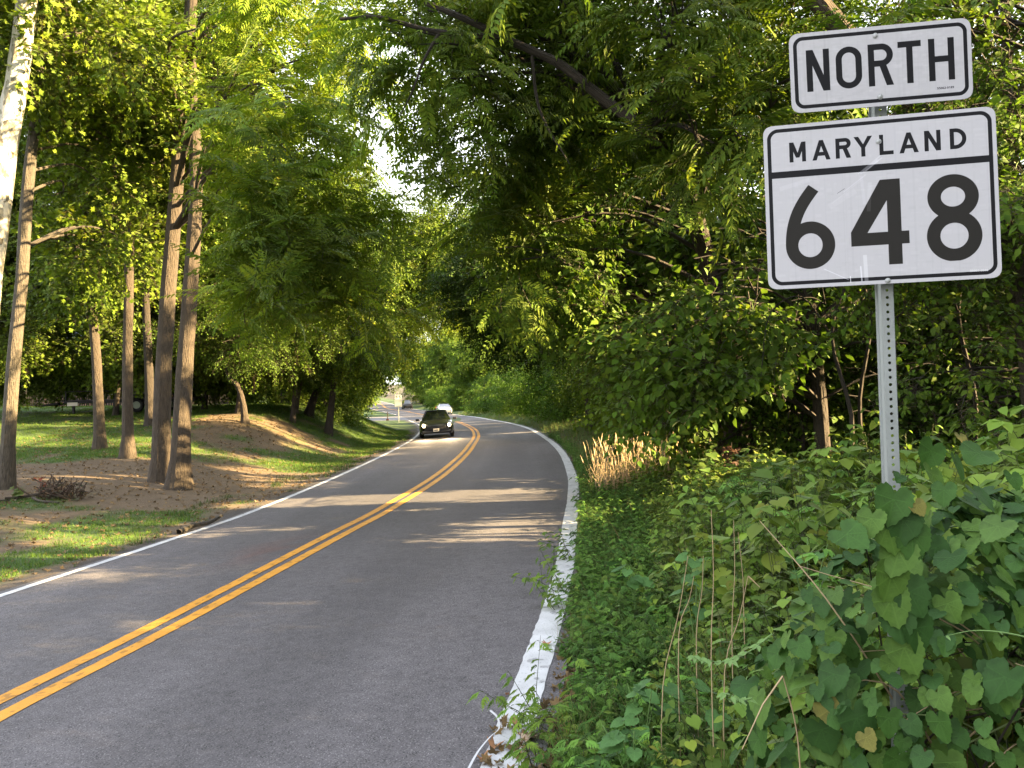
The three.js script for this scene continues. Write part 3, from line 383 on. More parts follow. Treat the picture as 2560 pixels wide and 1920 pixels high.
// slim stems and hanging vines in the shade under the right hand trees
[[4.2, 10.6, 3.4, 0.3], [5.0, 11.6, 3.8, -0.4], [5.6, 10.2, 3.6, 0.2], [6.2, 12.6, 4.2, 0.5], [4.7, 13.6, 4, -0.2], [7.3, 11.4, 4.4, -0.3]].forEach(([x, d, h, l], i) => {
  const b = onLand(x, d), mb = new MB(), p = smooth([V(0, -0.1, 0), V(l * 0.4, h * 0.35, 0.1), V(-l * 0.2, h * 0.7, 0), V(l, h, 0.2)], 14); tube(mb, p, p.map((_, k) => 0.035 - k * 0.0015), 6, null, 0.1);
  const t = thing('sapling', ['bare sapling stem left of the sign post in the shade', 'crooked bare stem just right of the sign post', 'leaning bare stem right of the sign post', 'taller bare stem deep in the shade right of the post', 'thin bare stem deep in the shade left of the post', 'bare stem near the right edge of the photo in the shade'][i], 'sapling', b); mesh('trunk', mb.geo(), barkDark, t);
  const m2 = new MB(), q = smooth([p[9], p[9].clone().add(V(-l * 1.5, 0.5, 0.2)), p[9].clone().add(V(-l * 3, 0.3, 0.4)), p[9].clone().add(V(-l * 3.6, -0.5, 0.5))], 12); tube(m2, q, q.map((_, k) => 0.014 - k * 0.0008), 5); mesh('limb', m2.geo(), barkDark, t);
});
// the rest of the wood, which reads as one mass
{
  const r = rng(900), L = [];
  const add = (x, y, d, rx, ry, n) => { for (let i = 0; i < n; i++) { const p = V(x + r.s(rx), y + r.s(ry), -(d + r.s(rx))); const z = V(r.s(1), r.s(0.4) - 0.1, r.s(1)), sz = r.r(0.8, 1.2) * (d > 60 ? 1.4 : 1); if (p.y < landY(p.x, -p.z) + 0.2 || inGap(p, z, 1.3 * sz)) continue; const k = r.r(0.7, 1.2); L.push([basis(p, z, V(r.s(0.4), 1, r.s(0.4)), sz), [k, k, k], p]); } };
  for (let i = 0; i < 1000; i++) { const d = i < 600 ? r.r(-24, 16) : r.r(10, 60), x = XR(Math.max(d, 0)) + (d < 14 ? 6.4 : 4.8) + Math.pow(r(), 1.2) * 24 + (d > 6 && d < 20 ? 2.4 : 0); const h = (d < 16 ? 10 : 8.5) + 3.5 * noise(x * 0.2, d * 0.2, 3); add(x, r.r(1.0, h), d, 1.4, 1.2, 20); }
  for (let i = 0; i < 260; i++) { const d = r.r(15, 50), x = XR(d) + 2.6 + Math.pow(r(), 1.4) * 12; add(x, landY(x, d) + r.r(0.3, 3.2), d, 1.0, 0.8, 12); }
  for (let i = 0; i < 190; i++) { const d = r.r(13.6, 21), x = r.r(3.4, 12.5); add(x, landY(x, d) + r.r(0.2, 3.4), d, 0.8, 0.7, 14); }
  for (let i = 0; i < 420; i++) { const x = -62 + 50 * r(), d = r.r(58, 80); if (Math.abs(x + 31) < 6 && d < 70) continue; add(x, landY(x, d) + r.r(0.5, 13), d, 2, 1.6, 12); }
  for (let i = 0; i < 420; i++) { const d = r.r(60, 250), x = XR(d) + 9 + Math.pow(r(), 1.3) * 45; add(x, landY(x, d) + r.r(1, 14), d, 2.4, 1.8, 14); }
  for (let i = 0; i < 520; i++) { const d = r.r(62, 250), side = d < 120 ? 14 : 9, x = XL(d) - side - Math.pow(r(), 1.3) * 50; if (d > 84 && d < 108 && x > XL(d) - 40) continue; add(x, landY(x, d) + r.r(1, 13), d, 2.4, 1.8, 14); }
  for (let i = 0; i < 150; i++) add(r.r(-90, 60), r.r(6, 17), 262 + r.r(0, 30), 4, 3, 16);
  const g = new THREE.Group(); g.name = 'woodland'; g.userData.kind = 'stuff'; g.userData.label = 'dense green wood closing in behind the roadside trees'; scene.add(g);
  crown(g, L, 'fine', 'foliage', true);
  const mb = new MB(); for (let i = 0; i < 120; i++) { const d = r.r(6, 60), x = XR(d) + 6.5 + Math.pow(r(), 1.2) * 22, b = onLand(x, d, -0.2), h = r.r(6, 11); const q = [b, V(b.x + r.s(0.3), b.y + h * 0.5, b.z), V(b.x + r.s(0.8), b.y + h, b.z + r.s(0.5))]; const w = r.r(0.06, 0.17); tube(mb, q, [w, w * 0.8, w * 0.4], 6); }
  const ts = mesh('trunks', mb.geo(), barkDark, g); ts.userData.kind = 'stuff';
}
// ---------- the route sign ----------
const alu = new THREE.MeshStandardMaterial({ color: new THREE.Color(0.36, 0.365, 0.36), metalness: 0.6, roughness: 0.5, bumpMap: bumpNoise, bumpScale: 0.0006 });
const galv = new THREE.MeshStandardMaterial({ color: new THREE.Color(0.36, 0.38, 0.37), metalness: 0.35, roughness: 0.6, map: dataTex(256, (u, v, i, j) => { const k = 0.78 + 0.3 * (pf(u, v, 6, 3, 4) - 0.5) + 0.06 * hash(i, j, 2); return [k, k * 1.01, k]; }), bumpMap: bumpNoise, bumpScale: 0.0008 });
const darkMat = new THREE.MeshStandardMaterial({ color: 0x0a0a0a, roughness: 0.9 });
function rounded(w, h, r) { const s = new THREE.Shape(), x = -w / 2, y = -h / 2; s.moveTo(x + r, y); s.lineTo(x + w - r, y); s.quadraticCurveTo(x + w, y, x + w, y + r); s.lineTo(x + w, y + h - r); s.quadraticCurveTo(x + w, y + h, x + w - r, y + h); s.lineTo(x + r, y + h); s.quadraticCurveTo(x, y + h, x, y + h - r); s.lineTo(x, y + r); s.quadraticCurveTo(x, y, x + r, y); return s; }
function face(w, h, r) { const g = new THREE.ShapeGeometry(rounded(w, h, r), 8), p = g.attributes.position, u = g.attributes.uv; for (let i = 0; i < p.count; i++) u.setXY(i, p.getX(i) / w + 0.5, p.getY(i) / h + 0.5); return g; }
// lettering: strokes with flat ends, laid out in inches on the sign
function signCanvas(W, H, ppi, draw) {
  const c = document.createElement('canvas'); c.width = Math.round(W * ppi); c.height = Math.round(H * ppi); const g = c.getContext('2d'); g.scale(ppi, ppi);
  g.fillStyle = '#b2b0b3'; g.fillRect(0, 0, W, H);
  const r = rng(W * 3 + 1); for (let i = 0; i < 900; i++) { g.fillStyle = `rgba(${r() < 0.5 ? '120,120,125' : '255,255,255'},${0.015 + 0.03 * r()})`; g.fillRect(r() * W, r() * H, 0.1 + r() * 1.4, 0.05 + r() * 0.5); }
  for (let i = 0; i < 26; i++) { g.fillStyle = `rgba(110,108,112,${0.02 + 0.03 * r()})`; const x = r() * W; g.fillRect(x, 0, 0.06 + r() * 0.25, H); }
  draw(g, r); const t = new THREE.CanvasTexture(c); t.colorSpace = THREE.SRGBColorSpace; t.anisotropy = 8; return t;
}
const INK = '#121215', DIGIT = '#23211e';
function border(g, W, H, m, w, rad) { g.strokeStyle = INK; g.lineWidth = w; g.beginPath(); const a = m + w / 2; g.moveTo(a + rad, a); g.arcTo(W - a, a, W - a, H - a, rad); g.arcTo(W - a, H - a, a, H - a, rad); g.arcTo(a, H - a, a, a, rad); g.arcTo(a, a, W - a, a, rad); g.closePath(); g.stroke(); }
function glyph(g, ch, x, y, w, h, s, ink = INK) {   // draws one capital or digit in the box x, y, w, h with stroke s
  g.save(); g.beginPath(); g.rect(x, y, w, h); g.clip(); g.strokeStyle = g.fillStyle = ink; g.lineWidth = s; g.lineCap = 'butt'; g.lineJoin = 'miter'; g.miterLimit = 20;
  const L = (...p) => { g.beginPath(); p.forEach(([a, b], i) => i ? g.lineTo(x + a, y + b) : g.moveTo(x + a, y + b)); g.stroke(); }, P = (...p) => { g.beginPath(); p.forEach(([a, b], i) => i ? g.lineTo(x + a, y + b) : g.moveTo(x + a, y + b)); g.closePath(); g.fill(); }, k = s / 2;
  const pill = (x0, y0, W, H, rad) => { g.beginPath(); g.roundRect(x + x0, y + y0, W, H, rad); g.stroke(); };
  if (ch === 'N') { L([k, 0], [k, h]); L([w - k, 0], [w - k, h]); P([0, 0], [s * 1.12, 0], [w, h], [w - s * 1.12, h]); }
  if (ch === 'O') pill(k, k, w - s, h - s, (w - s) / 2);
  if (ch === 'R' || ch === 'D') {
    const bh = ch === 'D' ? h : h * 0.54, rad = Math.min((bh - s) / 2, w * 0.55);
    L([k, 0], [k, h]); g.beginPath(); g.moveTo(x + k, y + k); g.lineTo(x + w - k - rad, y + k); g.arcTo(x + w - k, y + k, x + w - k, y + k + rad, rad); g.lineTo(x + w - k, y + bh - k - rad); g.arcTo(x + w - k, y + bh - k, x + w - k - rad, y + bh - k, rad); g.lineTo(x + k, y + bh - k); g.stroke();
    if (ch === 'R') P([w * 0.42, bh - k], [w * 0.42 + s * 1.12, bh - k], [w, h], [w - s * 1.15, h]);
  }
  if (ch === 'T') { L([0, k], [w, k]); L([w / 2, 0], [w / 2, h]); }
  if (ch === 'H') { L([k, 0], [k, h]); L([w - k, 0], [w - k, h]); L([0, h * 0.49], [w, h * 0.49]); }
  if (ch === 'M') { L([k, 0], [k, h]); L([w - k, 0], [w - k, h]); P([0, 0], [s * 1.1, 0], [w / 2 + s * 0.45, h * 0.78], [w / 2 - s * 0.45, h * 0.78]); P([w, 0], [w - s * 1.1, 0], [w / 2 - s * 0.45, h * 0.78], [w / 2 + s * 0.45, h * 0.78]); }
  if (ch === 'A') { P([0, h], [s * 1.08, h], [w / 2 + s * 0.5, 0], [w / 2 - s * 0.5, 0]); P([w, h], [w - s * 1.08, h], [w / 2 - s * 0.5, 0], [w / 2 + s * 0.5, 0]); L([w * 0.2, h * 0.69], [w * 0.8, h * 0.69]); }
  if (ch === 'Y') { P([0, 0], [s * 1.15, 0], [w / 2 + k, h * 0.56], [w / 2 - k, h * 0.56]); P([w, 0], [w - s * 1.15, 0], [w / 2 - k, h * 0.56], [w / 2 + k, h * 0.56]); L([w / 2, h * 0.5], [w / 2, h]); }
  if (ch === 'L') { L([k, 0], [k, h]); L([0, h - k], [w, h - k]); }
  if (ch === '4') { L([w * 0.755, 0], [w * 0.755, h]); L([0, h * 0.69], [w, h * 0.69]); P([w * 0.53, 0], [w * 0.755 + k, 0], [s * 0.62, h * 0.69 + k], [0, h * 0.69 + k], [0, h * 0.60]); }
  if (ch === '8') { const rt = (w * 0.93 - s) / 2, rb = (w - s) / 2, cb = h - k - rb * 0.98, ct = k + rt * 0.93; g.beginPath(); g.ellipse(x + w / 2, y + ct, rt, rt * 0.93, 0, 0, 7); g.stroke(); g.beginPath(); g.ellipse(x + w / 2, y + cb, rb, rb * 0.98 > h - ct - rt - s ? rb * 0.98 : rb, 0, 0, 7); g.stroke(); }
  if (ch === '6') { const rb = (w - s) / 2, cy = h - k - rb * 1.02; g.beginPath(); g.ellipse(x + w / 2, y + cy, rb, rb * 1.02, 0, 0, 7); g.stroke(); g.beginPath(); g.moveTo(x + w * 0.60, y + s * 0.28); g.bezierCurveTo(x + w * 0.34, y + h * 0.22, x + k, y + h * 0.40, x + k, y + cy); g.stroke(); }
  g.restore();
}
const scuffs = (g, list) => list.forEach(([x0, y0, x1, y1, w, a]) => { g.strokeStyle = `rgba(225,225,230,${a})`; g.lineWidth = w; g.beginPath(); g.moveTo(x0, y0); g.lineTo(x1, y1); g.stroke(); });
const smallPrint = (g, t, x, y, ink) => { g.fillStyle = ink; g.font = 'bold 0.42px sans-serif'; g.fillText(t, x, y); };
{
  const northTex = signCanvas(24, 10.95, 48, g => {
    border(g, 24, 10.95, 0.52, 0.5, 1.05);
    [['N', 2.2, 3.1], ['O', 6.15, 3.45], ['R', 10.45, 3.3], ['T', 14.4, 3.05], ['H', 18.4, 3.35]].forEach(([c, x, w]) => glyph(g, c, x, 2.42, w, 5.75, 0.82));
    smallPrint(g, '55062-0189', 19.35, 9.75, INK);
  });
  const routeTex = signCanvas(30, 23.1, 40, (g, r) => {
    border(g, 30, 23.1, 0.5, 0.5, 1.25); g.fillStyle = INK; g.fillRect(0.9, 6.55, 28.2, 0.92);
    [['M', 3.45, 2.2], ['A', 6.5, 2.4], ['R', 9.6, 2.0], ['Y', 12.0, 2.4], ['L', 15.3, 1.8], ['A', 17.85, 2.45], ['N', 21.05, 2.05], ['D', 24.25, 2.05]].forEach(([c, x, w]) => glyph(g, c, x, 2.55, w, 2.8, 0.52));
    glyph(g, '6', 2.55, 8.75, 6.55, 11.75, 1.66, DIGIT); glyph(g, '4', 11.2, 8.75, 7.5, 11.75, 1.75, DIGIT); glyph(g, '8', 20.9, 8.75, 6.9, 11.75, 1.7, DIGIT);
    smallPrint(g, '55007-0046', 26.1, 22.52, '#c8c8ca');
    scuffs(g, [[12.4, 7.7, 15.4, 5.4, 0.12, 0.3], [12.7, 7.7, 15.1, 5.9, 0.3, 0.22], [13.1, 7.5, 15.0, 6.1, 0.4, 0.18], [13.4, 7.4, 15.6, 5.7, 0.14, 0.3], [10.4, 10.1, 13.4, 7.9, 0.14, 0.22], [8.8, 11.6, 12.8, 8.6, 0.1, 0.14], [12.8, 8, 13.1, 12, 0.4, 0.12], [13.9, 9, 13.6, 13, 0.5, 0.10], [12.9, 19, 13.0, 22.6, 0.5, 0.35], [12.3, 20.5, 12.4, 22.6, 0.18, 0.6], [10.9, 21.8, 10.95, 22.7, 0.1, 0.8], [7.5, 20.6, 10.7, 22.3, 0.1, 0.5], [2, 9, 6, 8, 0.6, 0.10], [8.5, 12, 12, 10, 0.8, 0.08]]);
    g.strokeStyle = 'rgba(40,40,45,.8)'; g.lineWidth = 0.05; g.beginPath(); g.moveTo(9.6, 10.2); g.lineTo(10.6, 9.6); g.stroke();
    for (let i = 0; i < 40; i++) { g.fillStyle = `rgba(70,68,66,${0.1 + 0.3 * r()})`; g.fillRect(r() * 30, r() * 23, 0.05 + 0.06 * r(), 0.04); }
  });
  const sheet = t => new THREE.MeshPhysicalMaterial({ map: t, roughness: 0.6, bumpMap: bumpNoise, bumpScale: 0.0002, specularIntensity: 0.35 });
  const postTop = at(2196, 150, 2.935), postBot = at(2236, 1250, 2.935), dir = postTop.clone().sub(postBot).normalize(), foot = postBot.clone().addScaledVector(dir, (landY(1.45, 2.9) - 0.3 - postBot.y) / dir.y);
  const s = thing('route_sign', 'white NORTH and MARYLAND 648 route sign on a perforated steel post', 'road sign', foot), H = foot.distanceTo(postTop);
  // post: hat shaped channel with a row of punched holes up its web
  const sh = new THREE.Shape(); sh.moveTo(-0.0175, 0); sh.lineTo(0.0175, 0); sh.lineTo(0.0175, H); sh.lineTo(-0.0175, H); sh.closePath();
  for (let y = 0.06; y < H - 0.02; y += 0.0254 * 1.02) { const h = new THREE.Path(); h.absarc(0, y, 0.0056, 0, Math.PI * 2, true); sh.holes.push(h); }
  const web = new THREE.ExtrudeGeometry(sh, { depth: 0.004, bevelEnabled: false, curveSegments: 6 });
  const box = (x, y, z, w, h, d, ry = 0) => { const b = new THREE.BoxGeometry(w, h, d); b.rotateY(ry); b.translate(x, y, z); return b; };
  const parts = [web, box(-0.0198, H / 2, -0.0125, 0.004, H, 0.033, 0.1), box(0.0198, H / 2, -0.0125, 0.004, H, 0.033, -0.1), box(-0.0265, H / 2, -0.0305, 0.0095, H, 0.004), box(0.0265, H / 2, -0.0305, 0.0095, H, 0.004)].map(g => { const q = g.index ? g.toNonIndexed() : g; for (const k of Object.keys(q.attributes)) if (!['position', 'normal', 'uv'].includes(k)) q.deleteAttribute(k); return q; });
  const post = mesh('post', mergeGeometries(parts), galv, s); post.quaternion.setFromRotationMatrix(basis(V(0, 0, 0), V(-0.15, 0, 1).addScaledVector(dir, -V(-0.15, 0, 1).dot(dir)), dir));
  const panel = (name, w, h, r, pos, yaw, pitch, roll, tex, bolts, label) => {
    const g = new THREE.Group(); g.name = name; s.add(g); g.position.copy(pos).sub(foot); g.rotation.set(pitch, yaw, roll, 'YXZ'); if (label) g.userData.label = label;
    const ex = new THREE.ExtrudeGeometry(rounded(w, h, r), { depth: 0.0022, bevelEnabled: false, curveSegments: 8 }); ex.translate(0, 0, -0.0026); mesh('backing', ex, alu, g); mesh('face', face(w - 0.0006, h - 0.0006, r), sheet(tex), g);
    for (const [bx, by] of bolts) { const b = new THREE.SphereGeometry(0.0085, 14, 8, 0, Math.PI * 2, 0, Math.PI / 2); b.scale(1, 0.55, 1); b.rotateX(Math.PI / 2); b.translate(bx, by, 0.0004); const wsh = new THREE.CylinderGeometry(0.0098, 0.0098, 0.0016, 14); wsh.rotateX(Math.PI / 2); wsh.translate(bx, by, 0.0007); mesh('bolt', mergeGeometries([b, wsh]), alu, g); }
  };
  panel('sign_panel', 0.61, 0.278, 0.036, V(1.316, 3.043, -2.864), -0.111, 0.046, 0.023, northTex, [[-0.012, 0.106], [-0.004, -0.106]], 'upper white panel reading NORTH');
  panel('sign_panel', 0.762, 0.588, 0.036, V(1.30, 2.574, -2.87), -0.205, -0.008, 0.003, routeTex, [[0.005, 0.206], [0.018, -0.284]], 'lower white panel reading MARYLAND 648');
}
// ---------- vehicles ----------
const paint = (r, g, b, metal = 0.3) => new THREE.MeshPhysicalMaterial({ color: new THREE.Color(r, g, b), metalness: metal, roughness: 0.35, clearcoat: 1, clearcoatRoughness: 0.05 });
const glassM = new THREE.MeshPhysicalMaterial({ color: 0x0b0f12, roughness: 0.04, metalness: 0.0, clearcoat: 1, specularIntensity: 1, ior: 1.8 });
const rubber = new THREE.MeshStandardMaterial({ color: 0x0e0e0f, roughness: 0.85 }), plastic = new THREE.MeshStandardMaterial({ color: 0x101113, roughness: 0.5 }), chrome = new THREE.MeshStandardMaterial({ color: 0xb8bcc0, metalness: 0.9, roughness: 0.25 });
const redLens = new THREE.MeshPhysicalMaterial({ color: 0x8a0a08, roughness: 0.2, clearcoat: 1, emissive: 0xff1a08, emissiveIntensity: 0.35 });
const headLens = new THREE.MeshStandardMaterial({ color: 0xfff0d8, emissive: new THREE.Color(1, 0.78, 0.45), emissiveIntensity: 1.6, roughness: 0.2 });
const plateM = new THREE.MeshStandardMaterial({ color: new THREE.Color(0.62, 0.56, 0.5), roughness: 0.5 });
function loft(stations) {   // body shell from cross-sections: [z, [[x, y] ... from sill to centre line]]
  const mb = new MB(), n = stations[0][1].length, W = 2 * n - 1;
  stations.forEach(([z, pr], j) => { const row = [...pr.map(([x, y]) => [-x, y]), ...pr.slice(0, -1).reverse()]; row.forEach(([x, y], i) => { mb.v(x, y, z, i / W, j); if (i && j) { const o = mb.n - 1; mb.q(o - W - 1, o - W, o, o - 1); } }); });
  for (const [at0, flip] of [[0, 1], [mb.n - W, 0]]) for (let i = 0; i < n - 1; i++) { const a = at0 + i, b = at0 + i + 1, c = at0 + W - 2 - i, d = at0 + W - 1 - i; flip ? mb.q(a, b, c, d) : mb.q(d, c, b, a); }
  return mb.geo();
}
// z runs from the nose (0) to the tail; the car's front faces +Z of its group after turning
function car(name, label, pos, turn, roll, o) {
  const g = thing(name, label, o.cat || 'car', pos); g.rotation.set(0, turn, roll, 'YXZ');
  const L = o.L, w = o.W / 2, h = o.H, hood = o.hood, z0 = L / 2;
  const body = mesh('body', loft([[z0, 0.72, 0.30, 0.60], [z0 - 0.08, 0.88, 0.22, 0.70], [z0 - 0.4, 0.97, 0.2, 0.82], [z0 - 0.9, 1, 0.2, 0.92], [z0 - 1.45, 1, 0.2, 1.0], [0, 1, 0.2, 1.03], [-z0 + 1.3, 1, 0.2, 1.06], [-z0 + 0.5, 0.97, 0.22, 1.08], [-z0 + 0.1, 0.92, 0.26, 1.03], [-z0, 0.84, 0.34, 0.9]].map(([z, k, yb, yt]) => { const t = yt * hood; return [z, [[w * k * 0.9, yb], [w * k, yb + 0.14], [w * k * 1.0, t * 0.62], [w * k * 0.985, t * 0.82], [w * k * 0.9, t * 0.95], [w * k * 0.62, t * 0.995], [0, t * 1.02]]]; })), o.paint, g);
  const belt = hood * 0.93, cab = o.cab;   // [windscreen base, roof front, roof rear, rear window base] from the nose
  const A = z0 - cab[0], B = z0 - cab[1], C = z0 - cab[2], D = z0 - cab[3], rw = w * 0.6, bw = w * 0.9;
  mesh('roof', loft([[B + 0.06, [[rw, h - 0.07], [rw * 0.9, h - 0.03], [rw * 0.5, h - 0.015], [0, h - 0.01]]], [(B + C) / 2, [[rw * 1.03, h - 0.06], [rw * 0.92, h - 0.015], [rw * 0.5, h], [0, h + 0.005]]], [C - 0.05, [[rw, h - 0.08], [rw * 0.9, h - 0.05], [rw * 0.5, h - 0.03], [0, h - 0.02]]]]), o.paint, body);
  const pane = (nm, q, mat = glassM) => { const m = new MB(); q.forEach(p => m.v(...p)); m.q(0, 1, 2, 3); mesh(nm, m.geo(), mat, g); };
  const bulge = (nm, zb, zt, sgn) => { const m = new MB(), N = 8; for (let j = 0; j <= 4; j++) for (let i = 0; i <= N; i++) { const u = i / N * 2 - 1, t = j / 4, x = u * lerp(bw * 0.95, rw * 0.97, t), c = 1 - u * u; m.v(x, lerp(belt + 0.03, h - 0.05, t) + 0.03 * c * (1 - t), lerp(zb, zt, t) + sgn * 0.14 * c * (1 - 0.5 * t), i / N, t); if (i && j) { const k = m.n - 1; sgn > 0 ? m.q(k - N - 2, k - N - 1, k, k - 1) : m.q(k - 1, k, k - N - 1, k - N - 2); } } mesh(nm, m.geo(), glassM, g); };
  bulge('windshield', A, B, 1); bulge('rear_window', D, C, -1);
  for (const s of [-1, 1]) {
    pane('side_window', [[s * bw * 0.985, belt - 0.02, A - 0.05], [s * rw * 1.0, h - 0.07, B], [s * rw * 1.0, h - 0.08, C], [s * bw * 0.985, belt, D + 0.05]]);
    for (const [a, b, c, d] of [[A + 0.03, B + 0.03, bw, rw], [D - 0.02, C - 0.02, bw, rw]]) { const m = new MB(); tube(m, [V(s * c * 0.97, belt - 0.03, a), V(s * d * 0.98, h - 0.055, b)], [0.045, 0.04], 6); mesh('pillar', m.geo(), o.paint, g); }
    const mir = new RoundedBoxGeometry(0.2, 0.13, 0.09, 2, 0.035); mir.translate(s * (w + 0.1), belt + 0.06, A - 0.25); mesh('mirror', mir, plastic, g);
    for (const z of o.axles) {
      const ty = new THREE.TorusGeometry(0.245, 0.085, 10, 24); ty.scale(1, 1, 1.25); ty.rotateY(Math.PI / 2); const tb = new THREE.CylinderGeometry(0.25, 0.25, 0.19, 24); tb.rotateZ(Math.PI / 2); const wh = mesh('wheel', mergeGeometries([ty, tb].map(q => q.toNonIndexed())), rubber, g); wh.position.set(s * (w - 0.1), 0.325, z0 - z);
      const rim = new THREE.CylinderGeometry(0.2, 0.2, 0.02, 10); rim.rotateZ(Math.PI / 2); rim.translate(s * 0.1, 0, 0); mesh('rim', rim, chrome, wh);
    }
  }
  const rb = (nm, x, y, z, a, b, c, m, r = 0.02, ry = 0) => { const q = new RoundedBoxGeometry(a, b, c, 3, Math.min(r, a / 2.1, b / 2.1, c / 2.1)); q.rotateY(ry); q.translate(x, y, z); return mesh(nm, q, m, g); };
  if (o.front) {
    rb('grille', 0, 0.56 * hood / 0.95, z0 - 0.0, w * 1.05, 0.2, 0.07, plastic); rb('bumper', 0, 0.33, z0 - 0.06, w * 1.72, 0.16, 0.16, plastic, 0.05);
    const pl = rb('licence_plate', -0.03, 0.43, z0 + 0.075, 0.305, 0.155, 0.012, plateM, 0.005); const txt = rb('plate_text', -0.03, 0.425, z0 + 0.083, 0.2, 0.05, 0.002, plastic, 0.001); g.remove(txt); pl.add(txt);
    for (const s of [-1, 1]) {
      rb('headlight', s * w * 0.72, 0.66 * hood / 0.95, z0 - 0.13, 0.36, 0.17, 0.16, plastic, 0.05, s * 0.4);
      const e = new THREE.SphereGeometry(0.085, 16, 12); e.scale(1, 1.05, 0.6); e.translate(s * w * 0.73, 0.66 * hood / 0.95, z0 - 0.02); mesh('headlight_bulb', e, headLens, g);
      const sp = new THREE.SpotLight(new THREE.Color(1, 0.72, 0.4), 9, 40, 0.5, 0.6, 2); sp.name = 'headlight_beam'; sp.position.set(s * w * 0.73, 0.66 * hood / 0.95, z0 + 0.08); sp.target.position.set(s * w * 0.6, -0.3, z0 + 9); sp.shadow.radius = 3; sp.castShadow = true; g.add(sp, sp.target);
      rb('fog_lamp', s * w * 0.72, 0.32, z0 - 0.02, 0.16, 0.06, 0.06, chrome, 0.02);
    }
  } else {
    rb('rear_bumper', 0, 0.4, -z0 + 0.02, w * 1.78, 0.2, 0.16, o.paint, 0.06); rb('licence_plate', 0, o.plateY || 0.68, -z0 - 0.045, 0.31, 0.15, 0.012, plateM, 0.004);
    for (const s of [-1, 1]) rb('tail_light', s * w * 0.74, 0.82 * hood / 0.95, -z0 + 0.045, 0.36, 0.2, 0.14, redLens, 0.05, s * 0.35);
    rb('underbody', 0, 0.24, -z0 + 0.3, w * 1.5, 0.14, 0.5, plastic, 0.03);
  }
  return g;
}
const heading = (fn, d) => Math.atan2(fn(d + 1) - fn(d - 1), 2);
{
  const x = -4.22, d = 45.6; car('black_car', 'black sedan with lit headlights coming towards the camera', V(x, roadY(x, d) + 0.005, -d), -heading(XY, d) + 0.04, 0.03, { L: 4.7, W: 1.83, H: 1.45, hood: 0.97, cab: [1.35, 2.15, 3.3, 4.05], axles: [0.95, 3.7], paint: paint(0.012, 0.012, 0.014), front: true });
  const x2 = -9.35, d2 = 112; car('silver_car', 'silver sedan driving away round the bend, red tail lights lit', V(x2, roadY(x2, d2) + 0.005, -d2), Math.PI * 0 - heading(XR, d2) * 1 + 0.1, 0, { L: 4.7, W: 1.86, H: 1.46, hood: 1.05, cab: [1.35, 2.1, 3.2, 4.15], axles: [0.95, 3.7], paint: paint(0.32, 0.34, 0.37, 0.4) }).rotation.y = -heading(XR, d2) + Math.PI + Math.PI;
  const x3 = -21.1, d3 = 165; const c3 = car('dark_car', 'small distant black off-roader far up the road by the back-facing sign', V(x3, roadY(x3, d3) + 0.005, -d3), -heading(XR, d3), 0, { L: 4.1, W: 1.86, H: 1.82, hood: 1.12, plateY: 0.8, cab: [1.3, 1.6, 3.8, 4.02], axles: [0.8, 3.3], paint: new THREE.MeshStandardMaterial({ color: 0x0b0a0a, roughness: 0.6 }) });
  const sw = new THREE.CylinderGeometry(0.34, 0.36, 0.2, 24); sw.rotateX(Math.PI / 2); sw.translate(0, 1.02, -4.1 / 2 - 0.14); mesh('spare_wheel', sw, new THREE.MeshStandardMaterial({ color: 0xb9bcc8, roughness: 0.5 }), c3);
}
// ---------- far sign pair, seen from behind and below ----------
{
  const d = 78, b = onLand(at(997, 1054, d).x, d, -0.05), t = thing('route_sign', 'distant sign pair on a thin post at the side street, lower panel blank grey', 'road sign', b);
  const p = new RoundedBoxGeometry(0.075, 2.95, 0.05, 1, 0.01); p.translate(0, 1.475, 0); mesh('post', p, galv, t);
  const pan = (w, h, y, m) => { const e = new THREE.ExtrudeGeometry(rounded(w, h, 0.05), { depth: 0.006, bevelEnabled: false }); e.translate(0, y, 0.03); return mesh('sign_panel', e, m, t); };
  pan(0.69, 0.68, 1.9, new THREE.MeshStandardMaterial({ color: new THREE.Color(0.42, 0.45, 0.48), roughness: 0.5, metalness: 0.2 }));
  const up = pan(0.62, 0.46, 2.5, new THREE.MeshStandardMaterial({ color: new THREE.Color(0.72, 0.74, 0.76), roughness: 0.5 })); up.userData.label = 'upper white panel with dark characters';
  const tx = signCanvas(24, 17.8, 12, g => { g.fillStyle = '#e4e6e8'; g.fillRect(0, 0, 24, 17.8); g.fillStyle = '#2c2f33'; g.font = 'bold 15px sans-serif'; g.textAlign = 'center'; g.fillText('5', 6, 14); g.fillText('6', 18.2, 14); });
  const f = face(0.6, 0.44, 0.05); f.translate(0, 2.5, 0.0372); mesh('lettering', f, new THREE.MeshStandardMaterial({ map: tx, roughness: 0.6 }), up);
  const d2 = 86, b2 = onLand(at(969, 1046, d2).x, d2), m = thing('marker_post', 'thin dark marker post on the corner of the side street', 'post', b2); const mp = new RoundedBoxGeometry(0.1, 0.95, 0.1, 2, 0.02); mp.translate(0, 0.47, 0); mesh('post', mp, barkDark, m); const cap = new RoundedBoxGeometry(0.3, 0.16, 0.2, 2, 0.04); cap.translate(0, 0.1, 0); mesh('base', cap, new THREE.MeshStandardMaterial({ color: 0x3a1512, roughness: 0.8 }), m);
}
